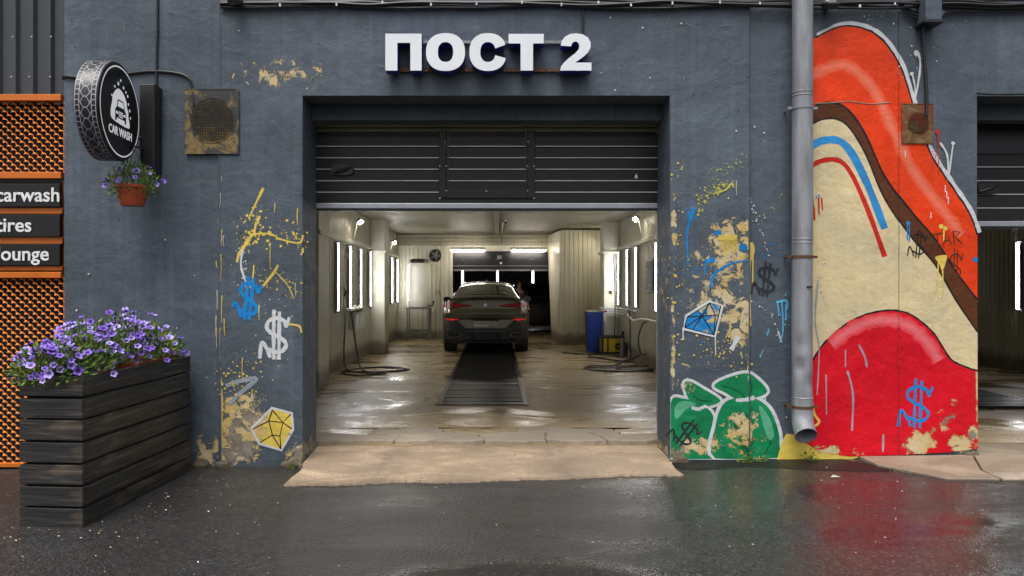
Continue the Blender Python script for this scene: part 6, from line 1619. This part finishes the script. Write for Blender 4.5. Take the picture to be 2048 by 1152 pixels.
mr_ = thing('wall_mirror', 'dark upright mirror panel on the right wall', 'mirror', (2.87, 13.9, 1.5))
m = MB(); m.box(2.86, 2.90, 13.55, 14.15, 1.40, 2.03); m.build('mirror_frame', M_batt, mr_, bevel=.01)
m = MB(); m.box(2.855, 2.8595, 13.58, 14.12, 1.43, 2.0); m.build('mirror_glass', simple('dull_mirror', (.12, .14, .15), .15, .6), mr_)
for k, py in enumerate((596, 596)):
    pass
for k, (yy, zz) in enumerate(((17.38, 1.38), (17.25, 1.38))):
    h_ = thing('wall_hook', ['left', 'right'][k] + ' small dark hook on the right column', 'hook', (2.68 + .17 * k, 17.39, zz), group='dark hooks on the right column')
    m = MB(); m.box(-.03, .03, -.012, .008, -.03, .05); local(m.build('plate', M_rust, h_)); m = MB(); m.tube([(0, -.012, .03), (0, -.06, .02), (0.02, -.05, -.05)], .012, 6); local(m.build('hook', M_rust, h_, smooth=True))

# ------------------------------------------------------------------ small things on the ground
M_weed = simple('weed_leaf', (.10, .20, .025), .5, 0, .4, 20)
for k, (px, Yw, s_, lab) in enumerate(((1492, 6.62, 1.0, 'green weed at the wall foot under the larger money bag'), (1522, 6.64, .6, 'tiny weed right of the money bag weed'), (1622, 6.66, .7, 'thin weed at the wall foot right of the drainpipe'), (585, 6.62, .5, 'tiny weed at the left corner of the ramp'))):
    wx = fx(px, Yw); wz = ground_z(wx)
    t = thing('weed', lab, 'weed', (wx, Yw, wz)); rnd = random.Random(70 + k)
    def gen(r, wx=wx, Yw=Yw, wz=wz, s_=s_):
        return Vector((wx + r.gauss(0, .05) * s_, Yw + r.gauss(0, .02) * s_, wz + abs(r.gauss(0, .05)) * s_)), Vector((r.gauss(0, .6), r.gauss(-.2, .5), .5))
    f = leaves('foliage', rnd, gen, int(90 * s_), .035 * (.7 + .3 * s_), t, M_weed, M_leaf2); f['kind'] = 'stuff'
    m = MB()
    for j in range(4): m.tube([(wx + .01 * j, Yw, wz - .01), (wx + rnd.gauss(0, .03) * s_, Yw - .01, wz + .09 * s_)], .002, 5)
    m.build('stems', M_weed, t)
# fallen petals, butts and grit: nobody could count them
m = MB(); rnd = random.Random(12); mi = []
mats = [simple('litter_white', (.62, .60, .55), .6), simple('litter_yellow', (.5, .36, .14), .6), simple('litter_violet', (.16, .12, .34), .6)]
def flake(x, y, s_, k):
    z = ground_z(x) + .012; a = rnd.uniform(0, 6.28); n_ = 5
    m.add([(x + s_ * (1.6 if i % 2 else .7) * math.cos(a + i * 1.2566) * rnd.uniform(.5, 1), y + s_ * math.sin(a + i * 1.2566) * rnd.uniform(.5, 1), z + rnd.uniform(0, .006)) for i in range(n_)], [tuple(range(n_))]); mi.append(k)
for _ in range(150): flake(rnd.uniform(-3.2, 4.3), rnd.uniform(3.9, 6.5), rnd.choice((.004, .005, .006, .008)), rnd.choice((0, 0, 0, 1)))
for _ in range(26): flake(rnd.gauss(-2.75, .3), rnd.gauss(4.85, .12), rnd.uniform(.006, .011), rnd.choice((0, 1, 2, 0)))
for _ in range(30): flake(rnd.uniform(-2.6, -1.8), rnd.uniform(5.2, 6.4), rnd.uniform(.004, .009), rnd.choice((0, 0, 1)))
me = bpy.data.meshes.new('fallen_petals'); me.from_pydata(m.v, [], m.f)
for mm in mats: me.materials.append(mm)
me.polygons.foreach_set('material_index', mi); me.update()
o = bpy.data.objects.new('fallen_petals', me); col.objects.link(o); tag(o, 'pale fallen petals and bits of litter scattered on the asphalt', 'litter', kind='stuff')
# broken wall foot: rubble at both corners of the opening
M_rub = concrete_mat('rubble_stone', (.16, .125, .085), 0, .4, 9, .5, .8)
lab_r = ['largest broken plaster lump at the left foot of the doorway', 'dark plaster lump beside the largest at the left doorway foot', 'small plaster crumb at the left doorway foot', 'broken plaster lump at the right foot of the doorway', 'small plaster crumb at the right foot of the doorway', 'low plaster lump at the foot of the left wall crease', 'flat plaster lump right of the planter foot', 'dark plaster lump at the foot of the right wall end']
for k, (px, Yr, s_) in enumerate(((590, 6.67, .065), (575, 6.66, .05), (603, 6.64, .03), (1362, 6.66, .05), (1348, 6.64, .03), (446, 6.66, .05), (404, 6.70, .06), (1945, 6.68, .05))):
    rnd = random.Random(200 + k); bm = bmesh.new(); bmesh.ops.create_icosphere(bm, subdivisions=2, radius=1)
    for v in bm.verts: v.co *= rnd.uniform(.75, 1.15)
    for v in bm.verts: v.co = Vector((v.co.x * s_ * 1.5, v.co.y * s_ * .5, v.co.z * s_))
    me = bpy.data.meshes.new('rubble'); bm.to_mesh(me); bm.free()
    o = link('rubble', me, M_rub); o.location = (fx(px, Yr), Yr, ground_z(fx(px)) + s_ * .45); tag(o, lab_r[k], 'rubble', 'broken plaster at the wall foot')
# folded paper scrap
pa = pt(1664, 941, 6.12)
m = MB(); zz = ground_z(pa.x) + .018
m.add([(pa.x - .04, 6.06, zz - .004), (pa.x + .05, 6.07, zz - .004), (pa.x + .0, 6.10, zz + .006), (pa.x - .005, 6.075, zz + .002)], [(0, 1, 3), (1, 2, 3), (2, 0, 3)])
tag(m.build('paper_scrap', simple('dirty_paper', (.40, .40, .38), .7), fix=False), 'folded white paper scrap on the asphalt by the right ramp', 'paper')
